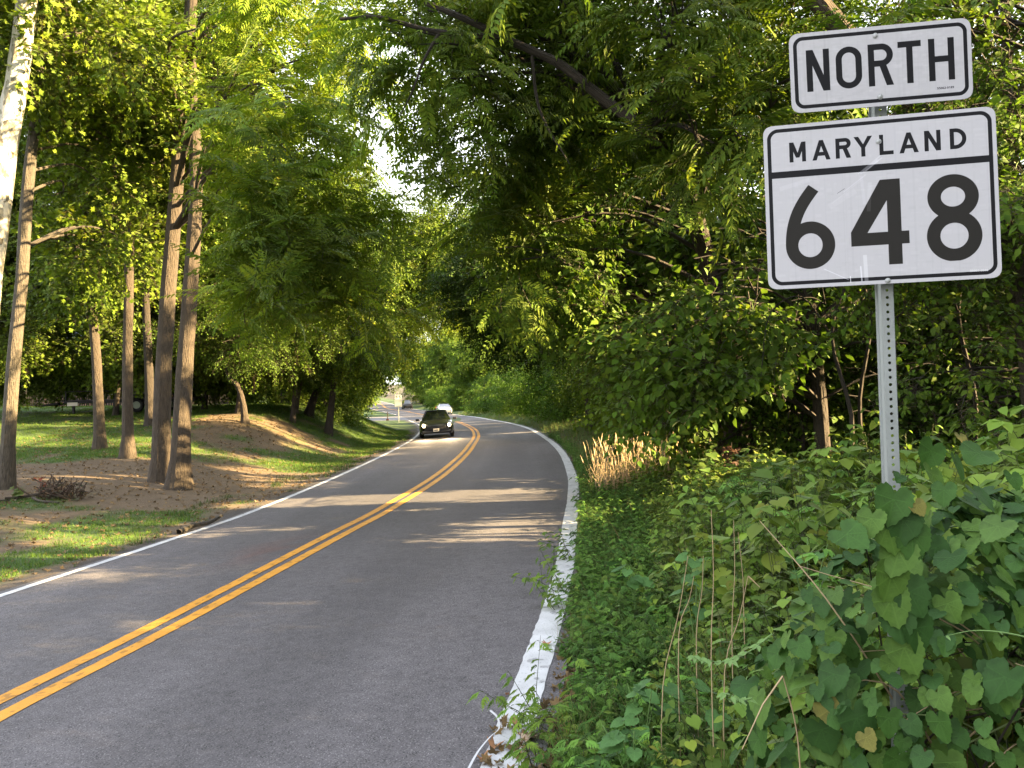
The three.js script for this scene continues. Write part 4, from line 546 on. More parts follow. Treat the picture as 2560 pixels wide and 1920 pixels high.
// ---------- board fence, trailer and house behind the lawn ----------
{
  const wood = bark(0.016, 0.0135, 0.012, 0.004), d = 47, x0 = at(20, 1000, d).x, x1 = at(500, 1000, d).x, t = thing('board_fence', 'weathered dark fence of spaced vertical pickets across the back of the lawn', 'fence', onLand(x0, d)), o = t.position, r = rng(55);
  const variants = [0, 1, 2].map(k => { const g = new RoundedBoxGeometry(0.088, 1.55 - k * 0.03, 0.02, 1, 0.006); g.translate(0, 0.8, 0); return g; });
  for (let x = x0, k = 0; x < x1; x += 0.128, k++) { const p = mesh('picket', variants[k % 3], wood, t); p.position.set(x - o.x, landY(x, d) - o.y + r.s(0.015), r.s(0.004)); p.rotation.z = r.s(0.012); }
  for (const y of [0.35, 1.25]) { const m = new MB(), q = []; for (let x = x0; x <= x1 + 0.1; x += 1) q.push(V(x - o.x, landY(x, d) - o.y + y, -0.045)); tube(m, q, q.map(() => 0.045), 4); mesh('rail', m.geo(), wood, t); }
  for (let x = x0; x < x1; x += 2.4) { const g = new THREE.BoxGeometry(0.1, 1.8, 0.1); g.translate(x - o.x, landY(x, d) - o.y + 0.85, -0.14); mesh('post', g, wood, t); }
  const sx0 = x1 + 0.15, sx1 = at(575, 1000, d).x, t2 = thing('board_fence', 'solid dark end of the fence right of the thick pair of trunks', 'fence', onLand(sx0, d)), o2 = t2.position;
  for (let x = sx0, k = 0; x < sx1; x += 0.142, k++) { const g = new RoundedBoxGeometry(0.139, 1.6, 0.022, 1, 0.005); g.translate(0, 0.82, 0); const p = mesh('board', g, wood, t2); p.position.set(x - o2.x, landY(x, d) - o2.y + r.s(0.02), r.s(0.004)); }
  for (const y of [0.35, 1.25]) { const g = new THREE.BoxGeometry(sx1 - sx0, 0.09, 0.04); g.translate((sx1 - sx0) / 2, y, -0.035); mesh('rail', g, wood, t2); }
}
{
  const d = 38.5, a = at(165, 1000, d), b = at(500, 1000, d), c = onLand((a.x + b.x) / 2, d), t = thing('flatbed_trailer', 'old dark flatbed trailer with side rails parked on the lawn', 'trailer', c), L = b.x - a.x, dark = new THREE.MeshStandardMaterial({ color: 0x1c1a1d, roughness: 0.7, metalness: 0.2 }), plank = bark(0.16, 0.14, 0.15, 0.004);
  t.rotation.y = 0.1;
  const bx = (nm, x, y, z, w, h, dd, m, par = t) => { const g = new RoundedBoxGeometry(w, h, dd, 1, Math.min(w, h, dd) * 0.2); g.translate(x, y, z); return mesh(nm, g, m, par); };
  for (let k = 0; k < 9; k++) bx('plank', 0.2, 0.62, -0.85 + k * 0.21, L - 0.6, 0.04, 0.2, plank);
  for (const z of [-1, 1]) { bx('frame', 0.2, 0.54, z * 0.97, L - 0.5, 0.12, 0.07, dark); bx('rail', 0.2, 1.02, z * 0.98, L - 0.6, 0.05, 0.05, dark); for (let k = 0; k < 5; k++) bx('stake', -L / 2 + 0.55 + k * (L - 0.75) / 4, 0.82, z * 0.98, 0.07, 0.42, 0.05, dark); }
  for (const x of [0.55, 1.4]) for (const z of [-1.12, 1.12]) { const g = new THREE.TorusGeometry(0.24, 0.1, 8, 20); g.translate(x, 0.34, z); const w = mesh('wheel', g, rubber, t), h = new THREE.CylinderGeometry(0.17, 0.17, 0.1, 14); h.rotateX(Math.PI / 2); h.translate(x, 0.34, z + Math.sign(z) * 0.02); mesh('rim', h, new THREE.MeshStandardMaterial({ color: 0x77806f, roughness: 0.6 }), w); }
  bx('fender', 0.98, 0.66, 1.14, 1.75, 0.05, 0.3, dark); bx('fender', 0.98, 0.66, -1.14, 1.75, 0.05, 0.3, dark);
  bx('number_plate', -L / 2 + 0.85, 0.45, 1.03, 0.45, 0.16, 0.015, plateM);
  { const m = new MB(); tube(m, [V(-L / 2 + 0.1, 0.5, 0.6), V(-L / 2 - 0.9, 0.42, 0)], [0.06, 0.05], 6); tube(m, [V(-L / 2 + 0.1, 0.5, -0.6), V(-L / 2 - 0.9, 0.42, 0)], [0.06, 0.05], 6); mesh('drawbar', m.geo(), dark, t); }
  bx('jack_stand', -L / 2 + 0.85, 0.24, 0.9, 0.12, 0.5, 0.12, dark);
  { const g = new THREE.BoxGeometry(1.6, 0.04, 1.9); g.rotateZ(0.16); g.translate(0.6, 0.86, 0); mesh('tarpaulin', g, new THREE.MeshStandardMaterial({ color: 0x55525a, roughness: 0.7 }), t).userData.label = 'grey sloping sheet lying on the trailer bed'; }
}
{
  const b = onLand(-31, 66), t = thing('brick_house', 'brick house with a pale roof glimpsed between the trees behind the fence', 'house', b); t.rotation.y = 0.35;
  const brickT = dataTex(512, (u, v) => { const r = Math.floor(v * 32), x = u * 12 + (r % 2) * 0.5, m = (x % 1) < 0.05 || (v * 32 % 1) < 0.14, k = 0.85 + 0.4 * (hash(Math.floor(x) % 12, r, 4) - 0.5); return m ? [0.5, 0.47, 0.43] : [0.52 * k, 0.25 * k, 0.16 * k]; });
  const g = new THREE.BoxGeometry(11, 4.4, 7); g.translate(0, 2.2, 0); const uv = g.attributes.uv; for (let i = 0; i < uv.count; i++) uv.setXY(i, uv.getX(i) * 4, uv.getY(i) * 1.8); mesh('wall', g, new THREE.MeshStandardMaterial({ map: brickT, roughness: 0.9 }), t);
  const m = new MB(); for (const z of [-1, 1]) { const a = m.v(-5.9, 4.25, z * 3.95), q = m.v(5.9, 4.25, z * 3.95), c = m.v(5.9, 6.9, 0), e = m.v(-5.9, 6.9, 0); z > 0 ? m.q(a, q, c, e) : m.q(e, c, q, a); } const roof = mesh('roof', m.geo(), new THREE.MeshStandardMaterial({ color: 0x8c93a3, roughness: 0.7 }), t);
  const gm = new MB(); for (const x of [-5.5, 5.5]) gm.t(gm.v(x, 4.4, 3.5), gm.v(x, 4.4, -3.5), gm.v(x, 6.7, 0)); mesh('gable', gm.geo(), new THREE.MeshStandardMaterial({ color: 0xc9c7c0, roughness: 0.8, side: THREE.DoubleSide }), t);
  const ch = new THREE.BoxGeometry(0.8, 1.8, 0.7); ch.translate(2.5, 7, 0); mesh('chimney', ch, new THREE.MeshStandardMaterial({ map: brickT }), roof);
  for (const x of [-3.6, -0.6, 2.6]) { const f = new RoundedBoxGeometry(1.2, 1.5, 0.1, 1, 0.02); f.translate(x, 2.4, 3.53); const w = mesh('window', f, new THREE.MeshStandardMaterial({ color: 0xd8d6d0, roughness: 0.6 }), t); for (const y of [2.05, 2.75]) { const p = new THREE.BoxGeometry(1.02, 0.6, 0.02); p.translate(x, y, 3.59); mesh('pane', p, glassM, w); } }
}
// ---------- odds and ends on the lawn side ----------
{
  const stick = (label, pts, r0, mat) => { const b = onLand(pts[0][0], pts[0][1]), t = thing('fallen_branch', label, 'branch', b), m = new MB(), q = smooth(pts.map(([x, d, h]) => V(x, landY(x, d) + h, -d).sub(b)), 14); tube(m, q, q.map((_, i) => r0 * (1.15 - 0.5 * i / 14)), 8, null, 0.25); mesh('limb', m.geo(), mat, t); return t; };
  stick('short grey crooked branch lying by the white edge line on the left', [[-5.55, 13.6, 0.03], [-5.5, 14.05, 0.07], [-5.35, 14.35, 0.06], [-5.25, 14.75, 0.12]], 0.045, barkGrey);
  const rs = rng(31);
  stick('long thin dead branch lying on bare earth by the slender tree', [[-10.75, 17.4, 0.03], [-10.4, 17.5, 0.06], [-10.05, 17.6, 0.14], [-9.75, 17.7, 0.28]], 0.028, barkBrown); stick('thin twig lying left of the brush heap', [[-11.0, 17.2, 0.02], [-10.8, 17.1, 0.03], [-10.5, 17.15, 0.02]], 0.02, barkBrown); stick('grey stick in front of the brush heap', [[-10.1, 17.3, 0.06], [-9.85, 17.1, 0.04], [-9.4, 17.0, 0.03]], 0.03, barkGrey);
  const b = onLand(-9.75, 17.75), t = thing('brush_heap', 'brown heap of dead twigs and roots on the bare earth', 'brush pile', b), mb = new MB();
  for (let i = 0; i < 90; i++) { const a = rs() * 6.28, p = V(rs.s(0.45), rs() * 0.12, rs.s(0.3)), e = p.clone().add(V(Math.cos(a) * rs.r(0.1, 0.4), rs.r(0, 0.42), Math.sin(a) * rs.r(0.1, 0.3))), q = smooth([p, p.clone().lerp(e, 0.5).add(V(rs.s(0.1), rs.s(0.1), 0)), e], 5); tube(mb, q, q.map(() => rs.r(0.005, 0.016)), 4); }
  mesh('twigs', mb.geo(), bark(0.15, 0.1, 0.07), t).userData.kind = 'stuff';
  const dead = new MB(); for (let i = 0; i < 70; i++) fan(dead, basis(V(rs.s(0.5), rs() * 0.3, rs.s(0.35)), V(rs.s(1), rs.s(0.6), rs.s(1)), V(rs.s(0.6), 1, rs.s(0.6))), rs.r(0.07, 0.12), [0.14 * rs.r(0.5, 1.2), 0.085, 0.05], STAR, 0.3); mesh('dead_leaves', dead.geo(), leafMat, t).userData.kind = 'stuff';
  const plant = (name, label, x, d, n, h, col, sz) => { const q = onLand(x, d), g = thing(name, label, 'plant', q), m = new MB(); for (let i = 0; i < 3; i++) tube(m, [V(0, 0, 0), V(rs.s(0.08), h * rs.r(0.6, 1), rs.s(0.08))], [0.008, 0.004], 4, [col[0] * 0.8, col[1] * 0.7, col[2] * 0.7]); mesh('stem', m.geo(), leafMat, g); for (let i = 0; i < n; i++) { const l = new MB(); fan(l, new THREE.Matrix4(), sz * rs.r(0.7, 1.2), tone(rs, col, 0.2), STAR, 0.2); const o = mesh('leaf', l.geo(), leafMat, g); basis(V(rs.s(0.13), h * rs.r(0.35, 1), rs.s(0.13)), V(rs.s(1), -0.2, rs.s(1)), V(rs.s(0.4), 1, 0.5)).decompose(o.position, o.quaternion, o.scale); } };
  plant('seedling', 'small bright green seedling at the foot of the slender left tree', -10.52, 17.5, 9, 0.28, [0.10, 0.16, 0.03], 0.2); plant('red_seedling', 'small red-brown withered seedling left of the brush heap', -10.35, 18.0, 11, 0.42, [0.22, 0.06, 0.03], 0.1);
}
// ---------- lawn and weeds ----------
function tuft(seed, n, h, w, spread, col, dry = 0) {   // bent grass blades
  const r = rng(seed), mb = new MB();
  for (let i = 0; i < n; i++) {
    const a = r() * 6.28, L = h * r.r(0.5, 1), p = V(r.s(spread), 0, r.s(spread)), lean = r.r(0.15, 0.75), dx = Math.cos(a), dz = Math.sin(a), sx = -dz * w, sz = dx * w, c = r() < dry ? [0.24 * r.r(0.8, 1.2), 0.17, 0.08] : tone(r, col, 0.3); let prev = null;
    for (let k = 0; k <= 3; k++) { const t = k / 3, o = lean * L * t * t, y = L * t * (1 - 0.25 * lean * t), q = 1 - t * 0.92; const A = mb.v(p.x + dx * o - sx * q, y, p.z + dz * o - sz * q, 0, t, c), B = mb.v(p.x + dx * o + sx * q, y, p.z + dz * o + sz * q, 1, t, c); if (prev) mb.q(prev[0], prev[1], B, A); prev = [A, B]; }
  }
  return mb.geo();
}
function scatter(name, label, geos, spots, mat = leafMat, category = 'plants') {
  const g = new THREE.Group(); g.name = name; g.userData.kind = 'stuff'; g.userData.label = label; scene.add(g);
  geos.forEach((geo, v) => { const sub = spots.filter((_, i) => i % geos.length === v); if (!sub.length) return; const m = shadows(new THREE.InstancedMesh(geo, mat, sub.length)); m.name = name + '_plants'; m.userData.kind = 'stuff'; sub.forEach(([M, c], i) => { m.setMatrixAt(i, M); m.setColorAt(i, TC.setRGB(...c)); }); g.add(m); });
  return g;
}
const stand = (r, p, s, lean = 0.15) => { const a = r() * 6.28; return basis(p, V(Math.cos(a), 0, Math.sin(a)), V(r.s(lean), 1, r.s(lean)), s); };
const upM = (r, p, s, lean = 0.15) => { const a = r() * 6.28, y = V(r.s(lean), 1, r.s(lean)).normalize(), z = V(Math.cos(a), 0, Math.sin(a)); z.addScaledVector(y, -y.dot(z)).normalize(); const x = y.clone().cross(z), m = new THREE.Matrix4().makeBasis(x.multiplyScalar(s), y.multiplyScalar(s), z.multiplyScalar(s)); m.setPosition(p); return m; };
{
  const r = rng(400), L = [], T = [];
  for (let i = 0; i < 90000 && L.length < 42000; i++) {
    const d = 8 + Math.pow(r(), 1.5) * 50, e = 0.45 + Math.pow(r(), 1.3) * 22, x = XL(d) - e; if (bare(x, d) + r.s(0.3) > 0.5) continue; if (d > 26 && e > 16 && r() < 0.5) continue;
    const k = r.r(0.7, 1.25); L.push([upM(r, onLand(x, d, -0.01), r.r(0.7, 1.3) * (d > 25 ? 1.4 : 1)), [k * 1.05, k, k]]);
  }
  scatter('lawn_grass', 'short green grass of the lawn left of the road', [1, 2, 3].map(s => tuft(s, 12, 0.075, 0.004, 0.09, [0.08, 0.17, 0.02], 0.06)), L);
  for (let i = 0; i < 900; i++) { const d = 9 + r() * 45, e = 0.3 + Math.pow(r(), 2) * 1.5, x = XL(d) - e; if (fbm(x * 1.5, d * 0.8, 50) < 0.52) continue; const k = r.r(0.7, 1.1); T.push([upM(r, onLand(x, d, -0.02), r.r(0.4, 1)), [k, k, k]]); }
  scatter('verge_weeds', 'low ragged weeds along the crumbling left pavement edge', [4, 5].map(s => tuft(s, 18, 0.2, 0.006, 0.12, [0.055, 0.11, 0.022], 0.1)), T);
  // dead leaves scattered over the bare earth and along the right edge
  const D = [], lg = [1, 2, 3].map(s => { const q = rng(s), mb = new MB(); fan(mb, new THREE.Matrix4(), 0.1, [0.2, 0.11 + 0.03 * q(), 0.055], STAR, 0.45); return mb.geo(); });
  for (let i = 0; i < 5200; i++) { const d = 9 + r() * 26, x = XL(d) - 0.3 - r() * 12, k = r.r(0.5, 1.6); D.push([upM(r, onLand(x, d, 0.015), r.r(0.5, 1.2), 0.5), [k, k, k * 1.1]]); }
  for (let i = 0; i < 1500; i++) { const d = 3.5 + Math.pow(r(), 1.4) * 24, x = XR(d) + 0.12 + Math.abs(r.s(0.4)) * r() + 0.05, k = r.r(0.4, 1.3); D.push([upM(r, onLand(x, d, 0.02), r.r(0.4, 0.9), 0.6), [k, k, k]]); }
  for (let i = 0; i < 50; i++) { const d = 4.2 + r() * 0.7, x = XR(d) + 0.02 + r.s(0.14), k = r.r(0.4, 1.5); D.push([upM(r, onLand(x, d, 0.02), r.r(0.3, 0.8), 0.6), [k, k, k]]); }
  scatter('leaf_litter', 'brown fallen leaves on the bare earth and along the right edge line', lg, D);
}
// weeds of the right bank
function stemPlant(seed, o) {   // upright weed: stem with leaves of a given kind
  const r = rng(seed), mb = new MB();
  for (let s = 0; s < o.stems; s++) {
    const a = r() * 6.28, H = o.h * r.r(0.6, 1), top = V(Math.cos(a) * o.lean * r(), H, Math.sin(a) * o.lean * r()), b = V(r.s(o.base), 0, r.s(o.base)), P = t => V(b.x + (top.x) * t * t, H * t, b.z + top.z * t * t);
    tube(mb, [P(0), P(0.5), P(1)], [o.w, o.w * 0.7, o.w * 0.3], 4, o.stemCol || [0.07, 0.09, 0.03]);
    const n = o.n; for (let i = 0; i < n; i++) {
      const t = 0.12 + 0.88 * (i + r()) / n, az = r() * 6.28, p0 = P(t), pet = o.pet * r.r(0.4, 1), o2 = V(Math.cos(az), r.r(0.1, 0.8), Math.sin(az)).normalize(), p = p0.clone().addScaledVector(o2, pet), c = tone(r, o.col, 0.35, 0.3), sz = r.r(o.lo, o.hi), out = V(o2.x, -0.15 - r() * 0.35, o2.z), N = V(r.s(0.22), 1, r.s(0.22) + 0.1);
      tube(mb, [p0, p], [0.002, 0.0015], 3, o.stemCol || [0.07, 0.09, 0.03]);
      if (o.kind === 'three') for (const q of [-1, 0, 1]) oval(mb, basis(p, out.clone().applyAxisAngle(V(0, 1, 0), q * 1.15), N), sz * (q ? 0.85 : 1), c, 0.36);
      else if (o.kind === 'five') for (const q of [-2, -1, 0, 1, 2]) oval(mb, basis(p, out.clone().applyAxisAngle(V(0, 1, 0), q * 0.75), N), sz * (1 - Math.abs(q) * 0.14), c, 0.2);
      else if (o.kind === 'fern') { for (let k = 0; k < 4; k++) for (const q of [-1, 1]) { const pp = p.clone().addScaledVector(out, sz * (0.15 + 0.22 * k)); blade2(mb, basis(pp, out.clone().applyAxisAngle(V(0, 1, 0), q * 0.8), N), sz * (0.55 - 0.1 * k), c, 0.16); } blade2(mb, basis(p, out, N), sz * 1.2, c, 0.1); }
      else if (o.kind === 'heart') fan(mb, basis(p, out, N), sz, c, HEART, 0.15);
      else oval(mb, basis(p, out, N), sz, c, 0.3);
    }
  }
  return mb.geo();
}
const HEART = [[0, 0.74], [0.35, 0.56], [0.8, 0.52], [1.3, 0.5], [1.85, 0.47], [2.4, 0.42], [2.85, 0.36], [3.14, 0.16], [-2.85, 0.36], [-2.4, 0.42], [-1.85, 0.47], [-1.3, 0.5], [-0.8, 0.52], [-0.35, 0.56]];
const bankH = (x, d) => (0.3 + 0.9 * ss(x - XR(d), 0.3, 2.0)) * (0.35 + 1.3 * fbm(x * 0.9, d * 0.9, 66)) * (1 - 0.3 * ss(d, 10, 11) * (1 - ss(d, 14, 15)));
{
  const r = rng(500), A = [], B = [], C = [], D = [], E = [], F = [];
  const inVine = (x, d) => d < 3.4 && x > 0.75;
  for (let i = 0; i < 9000; i++) {
    const d = 2.6 + Math.pow(r(), 1.6) * 19, e = 0.18 + Math.pow(r(), 1.15) * 8.2, x = XR(d) + e; if (x > d * 0.72 + 1.2) continue; if (d < 2.9 && x < 0.5) continue;
    if (d < 6.5 && e < 0.34) continue;
    const p = onLand(x, d, -0.03), k = r.r(0.62, 1.4), yy = r() < 0.15 ? r.r(0.15, 0.45) : 0.08 * r(), c = [k * (1 + yy), k * (1 + 0.2 * yy), k], hh = bankH(x, d) * r.r(0.65, 1.1), u = r(), n = fbm(x * 0.8, d * 0.8, 60);
    if (d < 3.2 && e > 0.9) continue;
    if (e < 1.1 && u < 0.55) { D.push([upM(r, p, r.r(0.5, 0.9), 0.25), c]); continue; }
    if (e < 2.4 && d < 9 && u < 0.44 + (n - 0.5) * 1.2) { E.push([upM(r, p, r.r(0.6, 1.3), 0.3), c]); continue; }
    if (u < 0.5 + (n - 0.5)) A.push([upM(r, p, hh * (inVine(x, d) ? 0.7 : 1), 0.2), c]);
    else if (u < 0.62) B.push([upM(r, p, hh, 0.2), c]);
    else if (u < 0.72) C.push([upM(r, p, hh * 0.9, 0.2), c]);
    else if (u < 0.86 && e < 3.5) E.push([upM(r, p, r.r(0.5, 1) * (0.6 + 0.4 * hh), 0.2), c]);
    else F.push([upM(r, p, hh * 0.95, 0.25), c]);
  }
  for (let i = 0; i < 500; i++) { const d = 3.4 + Math.pow(r(), 1.5) * 34, x = XR(d) + (d < 6 ? 0.34 : 0.18) + Math.abs(r.s(0.28)), k = r.r(0.8, 1.15); (r() < 0.6 ? D : E).push([upM(r, onLand(x, d, -0.02), r.r(0.35, 0.75), 0.3), [k, k, k]]); }
  for (let i = 0; i < 2600; i++) { const d = 20 + r() * 90, x = XR(d) + 0.4 + r() * 3.2, k = r.r(0.8, 1.2); E.push([upM(r, onLand(x, d, -0.02), r.r(0.5, 1.1) * (d > 50 ? 0.7 : 1), 0.3), [k, k, k]]); }
  const w = { stems: 4, base: 0.14, lean: 0.4, w: 0.004 };
  scatter('bramble_cover', 'three-leaved brambles and vines carpeting the right bank', [21, 22, 23].map(s => stemPlant(s, { ...w, h: 0.85, n: 9, pet: 0.1, lo: 0.045, hi: 0.125, kind: 'three', col: [0.12, 0.225, 0.03] })), A);
  scatter('heart_leaf_weeds', 'weeds with heart shaped leaves among the brambles', [24, 25].map(s => stemPlant(s, { ...w, h: 0.85, n: 8, pet: 0.11, lo: 0.06, hi: 0.14, kind: 'heart', col: [0.115, 0.215, 0.03] })), B);
  scatter('creeper_cover', 'five-leaved creeper scattered through the weeds', [26, 27].map(s => stemPlant(s, { ...w, h: 0.85, n: 7, pet: 0.12, lo: 0.07, hi: 0.11, kind: 'five', col: [0.095, 0.22, 0.04] })), C);
  scatter('ragweed_cover', 'feathery ragweed crowding the right edge line', [28, 29, 30].map(s => stemPlant(s, { stems: 3, base: 0.07, lean: 0.3, w: 0.0035, h: 0.5, n: 13, pet: 0.02, lo: 0.07, hi: 0.12, kind: 'fern', col: [0.095, 0.22, 0.04] })), D);
  scatter('tall_grass', 'tall loose grass growing through the weeds of the right bank', [31, 32, 33].map(s => tuft(s, 22, 0.62, 0.0035, 0.12, [0.11, 0.22, 0.055], 0.22)), E);
  scatter('oval_leaf_weeds', 'leafy weeds with pointed oval leaves on the right bank', [34, 35].map(s => stemPlant(s, { ...w, h: 0.95, n: 13, pet: 0.04, lo: 0.04, hi: 0.11, kind: 'oval', col: [0.115, 0.21, 0.028] })), F);
}
// dry grass by the roadside
const straw = new THREE.MeshStandardMaterial({ color: new THREE.Color(0.34, 0.25, 0.14), roughness: 0.9, side: THREE.DoubleSide });
{
  const t = thing('dry_grass_clump', 'tall clump of straw coloured dry grass at the roadside before the dark trees', 'dry grass', onLand(2.15, 15.2)), r = rng(71), o = t.position;
  const blades = (n, cx, cd, rx, rd, h) => { const mb = new MB(); for (let i = 0; i < n; i++) { const x = cx + r.s(rx), d = cd + r.s(rd), b = onLand(x, d, -0.03).sub(o), H = h * r.r(0.55, 1.12), l = V(r.s(0.22), 0, r.s(0.15)), p = [b, b.clone().add(V(l.x * 0.3, H * 0.5, l.z * 0.3)), b.clone().add(V(l.x, H, l.z))]; tube(mb, p, [0.004, 0.0035, 0.0015], 3, [1, 1, 1].map((_, k) => r.r(0.7, 1.3))); if (r() < 0.5) { const q = p[2], e = q.clone().add(V(l.x * 0.2, 0.12, l.z * 0.2)); tube(mb, [q.clone().lerp(p[1], 0.15), q, e], [0.003, 0.012, 0.002], 4); } if (r() < 0.8) { const q = p[1].clone().lerp(p[0], r() * 0.5), e = q.clone().add(V(r.s(0.2), r.r(0.1, 0.3), r.s(0.15))); tube(mb, [q, e], [0.006, 0.001], 3); } } return mb.geo(); };
  mesh('stalks', blades(230, 2.15, 15.2, 0.68, 0.6, 1.0), straw, t).userData.kind = 'stuff';
  const t2 = thing('dry_weed_clump', 'lower tan withered weeds right of the tall dry grass', 'dry weeds', onLand(3.2, 14.6)); o.copy(t.position); const o2 = t2.position; o.set(o.x, o.y, o.z);
  const g2 = blades(150, 3.2, 14.5, 0.6, 0.4, 0.7); g2.translate(t.position.x - o2.x, t.position.y - o2.y, t.position.z - o2.z); mesh('stalks', g2, straw, t2).userData.kind = 'stuff';
  const dm = new MB(); for (let i = 0; i < 26; i++) fan(dm, basis(V(r.s(0.09), r.r(0.35, 0.85), r.s(0.09)), V(r.s(1), -1.2, r.s(1)), V(r.s(1), 0.4, 1)), 0.12, [0.11, 0.06, 0.04], STAR, 0.5);
  const w = thing('withered_plant', 'red-brown withered plant standing right of the dry grass', 'plant', onLand(3.15, 12)); mesh('dead_leaves', dm.geo(), leafMat, w).userData.kind = 'stuff'; const sm = new MB(); tube(sm, [V(0, -0.05, 0), V(0.02, 0.9, 0)], [0.01, 0.006], 5); mesh('stem', sm.geo(), barkBrown, w);
}
// single dry stalks standing in the weeds
[[1778, 1610, 1778, 1275, 3.6, 0], [1700, 1560, 1735, 1440, 4.0, 0.2], [1830, 1560, 1834, 1300, 4.2, 0], [1742, 1565, 1758, 1390, 4.1, 0], [2000, 1915, 1957, 1690, 2.5, 0], [1815, 1650, 1870, 1440, 3.7, 0.1], [1660, 1690, 1720, 1390, 3.9, 0], [1860, 1560, 1845, 1330, 4.4, 0]].forEach(([x0, y0, x1, y1, d, k], i) => {
  const a = at(x0, y0, d), b = at(x1, y1, d - 0.1), t = thing('dry_stalk', ['tallest pale straw stalk left of the big vine leaves', 'short bent straw stalk leftmost among the weeds', 'upright straw stalk just right of the tallest one', 'thin straw stalk just left of the tallest one', 'snapped tan stalk with a bend at its tip at the bottom of the photo', 'leaning straw stalk close to the big vine leaves', 'slanting straw stalk over the grassy weeds near the road', 'thin far straw stalk behind the others'][i], 'dry stalk', a.clone()), mb = new MB(), e = b.sub(a);
  const foot = V(-e.x * 0.25, landY(a.x, d) - a.y, -e.z * 0.2), p = smooth([foot, V(0, 0, 0), e.clone().multiplyScalar(0.5).add(V(0.01, 0, 0)), e], 10); tube(mb, p, p.map((_, j) => 0.0032 - j * 0.00015), 5); if (i === 4) tube(mb, [e, e.clone().add(V(-0.06, -0.08, 0)), e.clone().add(V(-0.13, -0.2, 0.02))], [0.003, 0.0026, 0.0015], 5); if (i === 5) tube(mb, [e, e.clone().add(V(0.05, -0.05, 0))], [0.004, 0.002], 5); mesh('stem', mb.geo(), straw, t);
});
const freshStem = new THREE.MeshStandardMaterial({ color: new THREE.Color(0.14, 0.19, 0.06), roughness: 0.7 });
// grape vine heaped over the foot of the sign post
const veinTex = dataTex(256, (u, v) => { const x = u - 0.5, y = v - 0.3, a = Math.atan2(x, y), r = Math.hypot(x, y); let k = 0.8 + 0.6 * (pf(u, v, 6, 3, 4) - 0.5); for (const b of [0, 0.75, -0.75, 1.6, -1.6]) { const q = Math.abs(Math.sin(a - b)) * r; if (Math.cos(a - b) > 0) k += 0.25 * Math.exp(-((q / 0.012) ** 2)); const s = Math.cos(a - b) * r; if (s > 0.06) { const w = Math.abs(((s * 14 + q * 9) % 1) - 0.5) < 0.06 && q < 0.12; if (w) k += 0.1; } } return [k, k, k]; });
const grapeMats = [[0.034, 0.088, 0.017], [0.048, 0.115, 0.019], [0.085, 0.165, 0.026], [0.08, 0.15, 0.03], [0.16, 0.15, 0.03]].map(c => new THREE.MeshPhysicalMaterial({ color: new THREE.Color(...c), map: veinTex, bumpMap: veinTex, bumpScale: 0.002, roughness: 0.6, transmission: 0.25, thickness: 0, side: THREE.DoubleSide, specularIntensity: 0.3 }));
function grapeLeaf(seed) {
  const r = rng(seed), mb = new MB(), N = 44, pts = [], cup = r.r(-0.1, 0.22), droop = r.r(0.1, 0.35), tw = r.s(0.15);
  const rad = a => { const b = Math.abs(a); let q = 0.5 + 0.24 * Math.exp(-((b / 0.45) ** 2)) + 0.05 * Math.exp(-(((b - 0.95) / 0.22) ** 2)) + 0.04 * Math.exp(-(((b - 2.0) / 0.3) ** 2)) - 0.32 * Math.exp(-(((Math.PI - b) / 0.32) ** 2)); return q; };
  const Y = (x, z) => cup * (Math.abs(x) ** 1.4) - droop * z * Math.abs(z) + tw * x * z + 0.03 * Math.sin(9 * x + seed) * z;
  const add = (x, z) => mb.v(x, Y(x, z), z + 0.1, 0.5 + x * 0.75, 0.3 + z * 0.75);
  const o = add(0, 0); const rings = [0.55, 1].map((k, ri) => Array.from({ length: N }, (_, i) => { const a = (i / N) * 2 * Math.PI - Math.PI + 0.001, q = rad(a) * k * (ri && i % 2 ? 0.93 : 1) * (1 + (ri ? r.s(0.03) : 0)); return add(Math.sin(a) * q, Math.cos(a) * q); }));
  for (let i = 0; i < N; i++) { const j = (i + 1) % N; mb.t(o, rings[0][i], rings[0][j]); mb.q(rings[0][i], rings[1][i], rings[1][j], rings[0][j]); }
  return mb.geo();
}
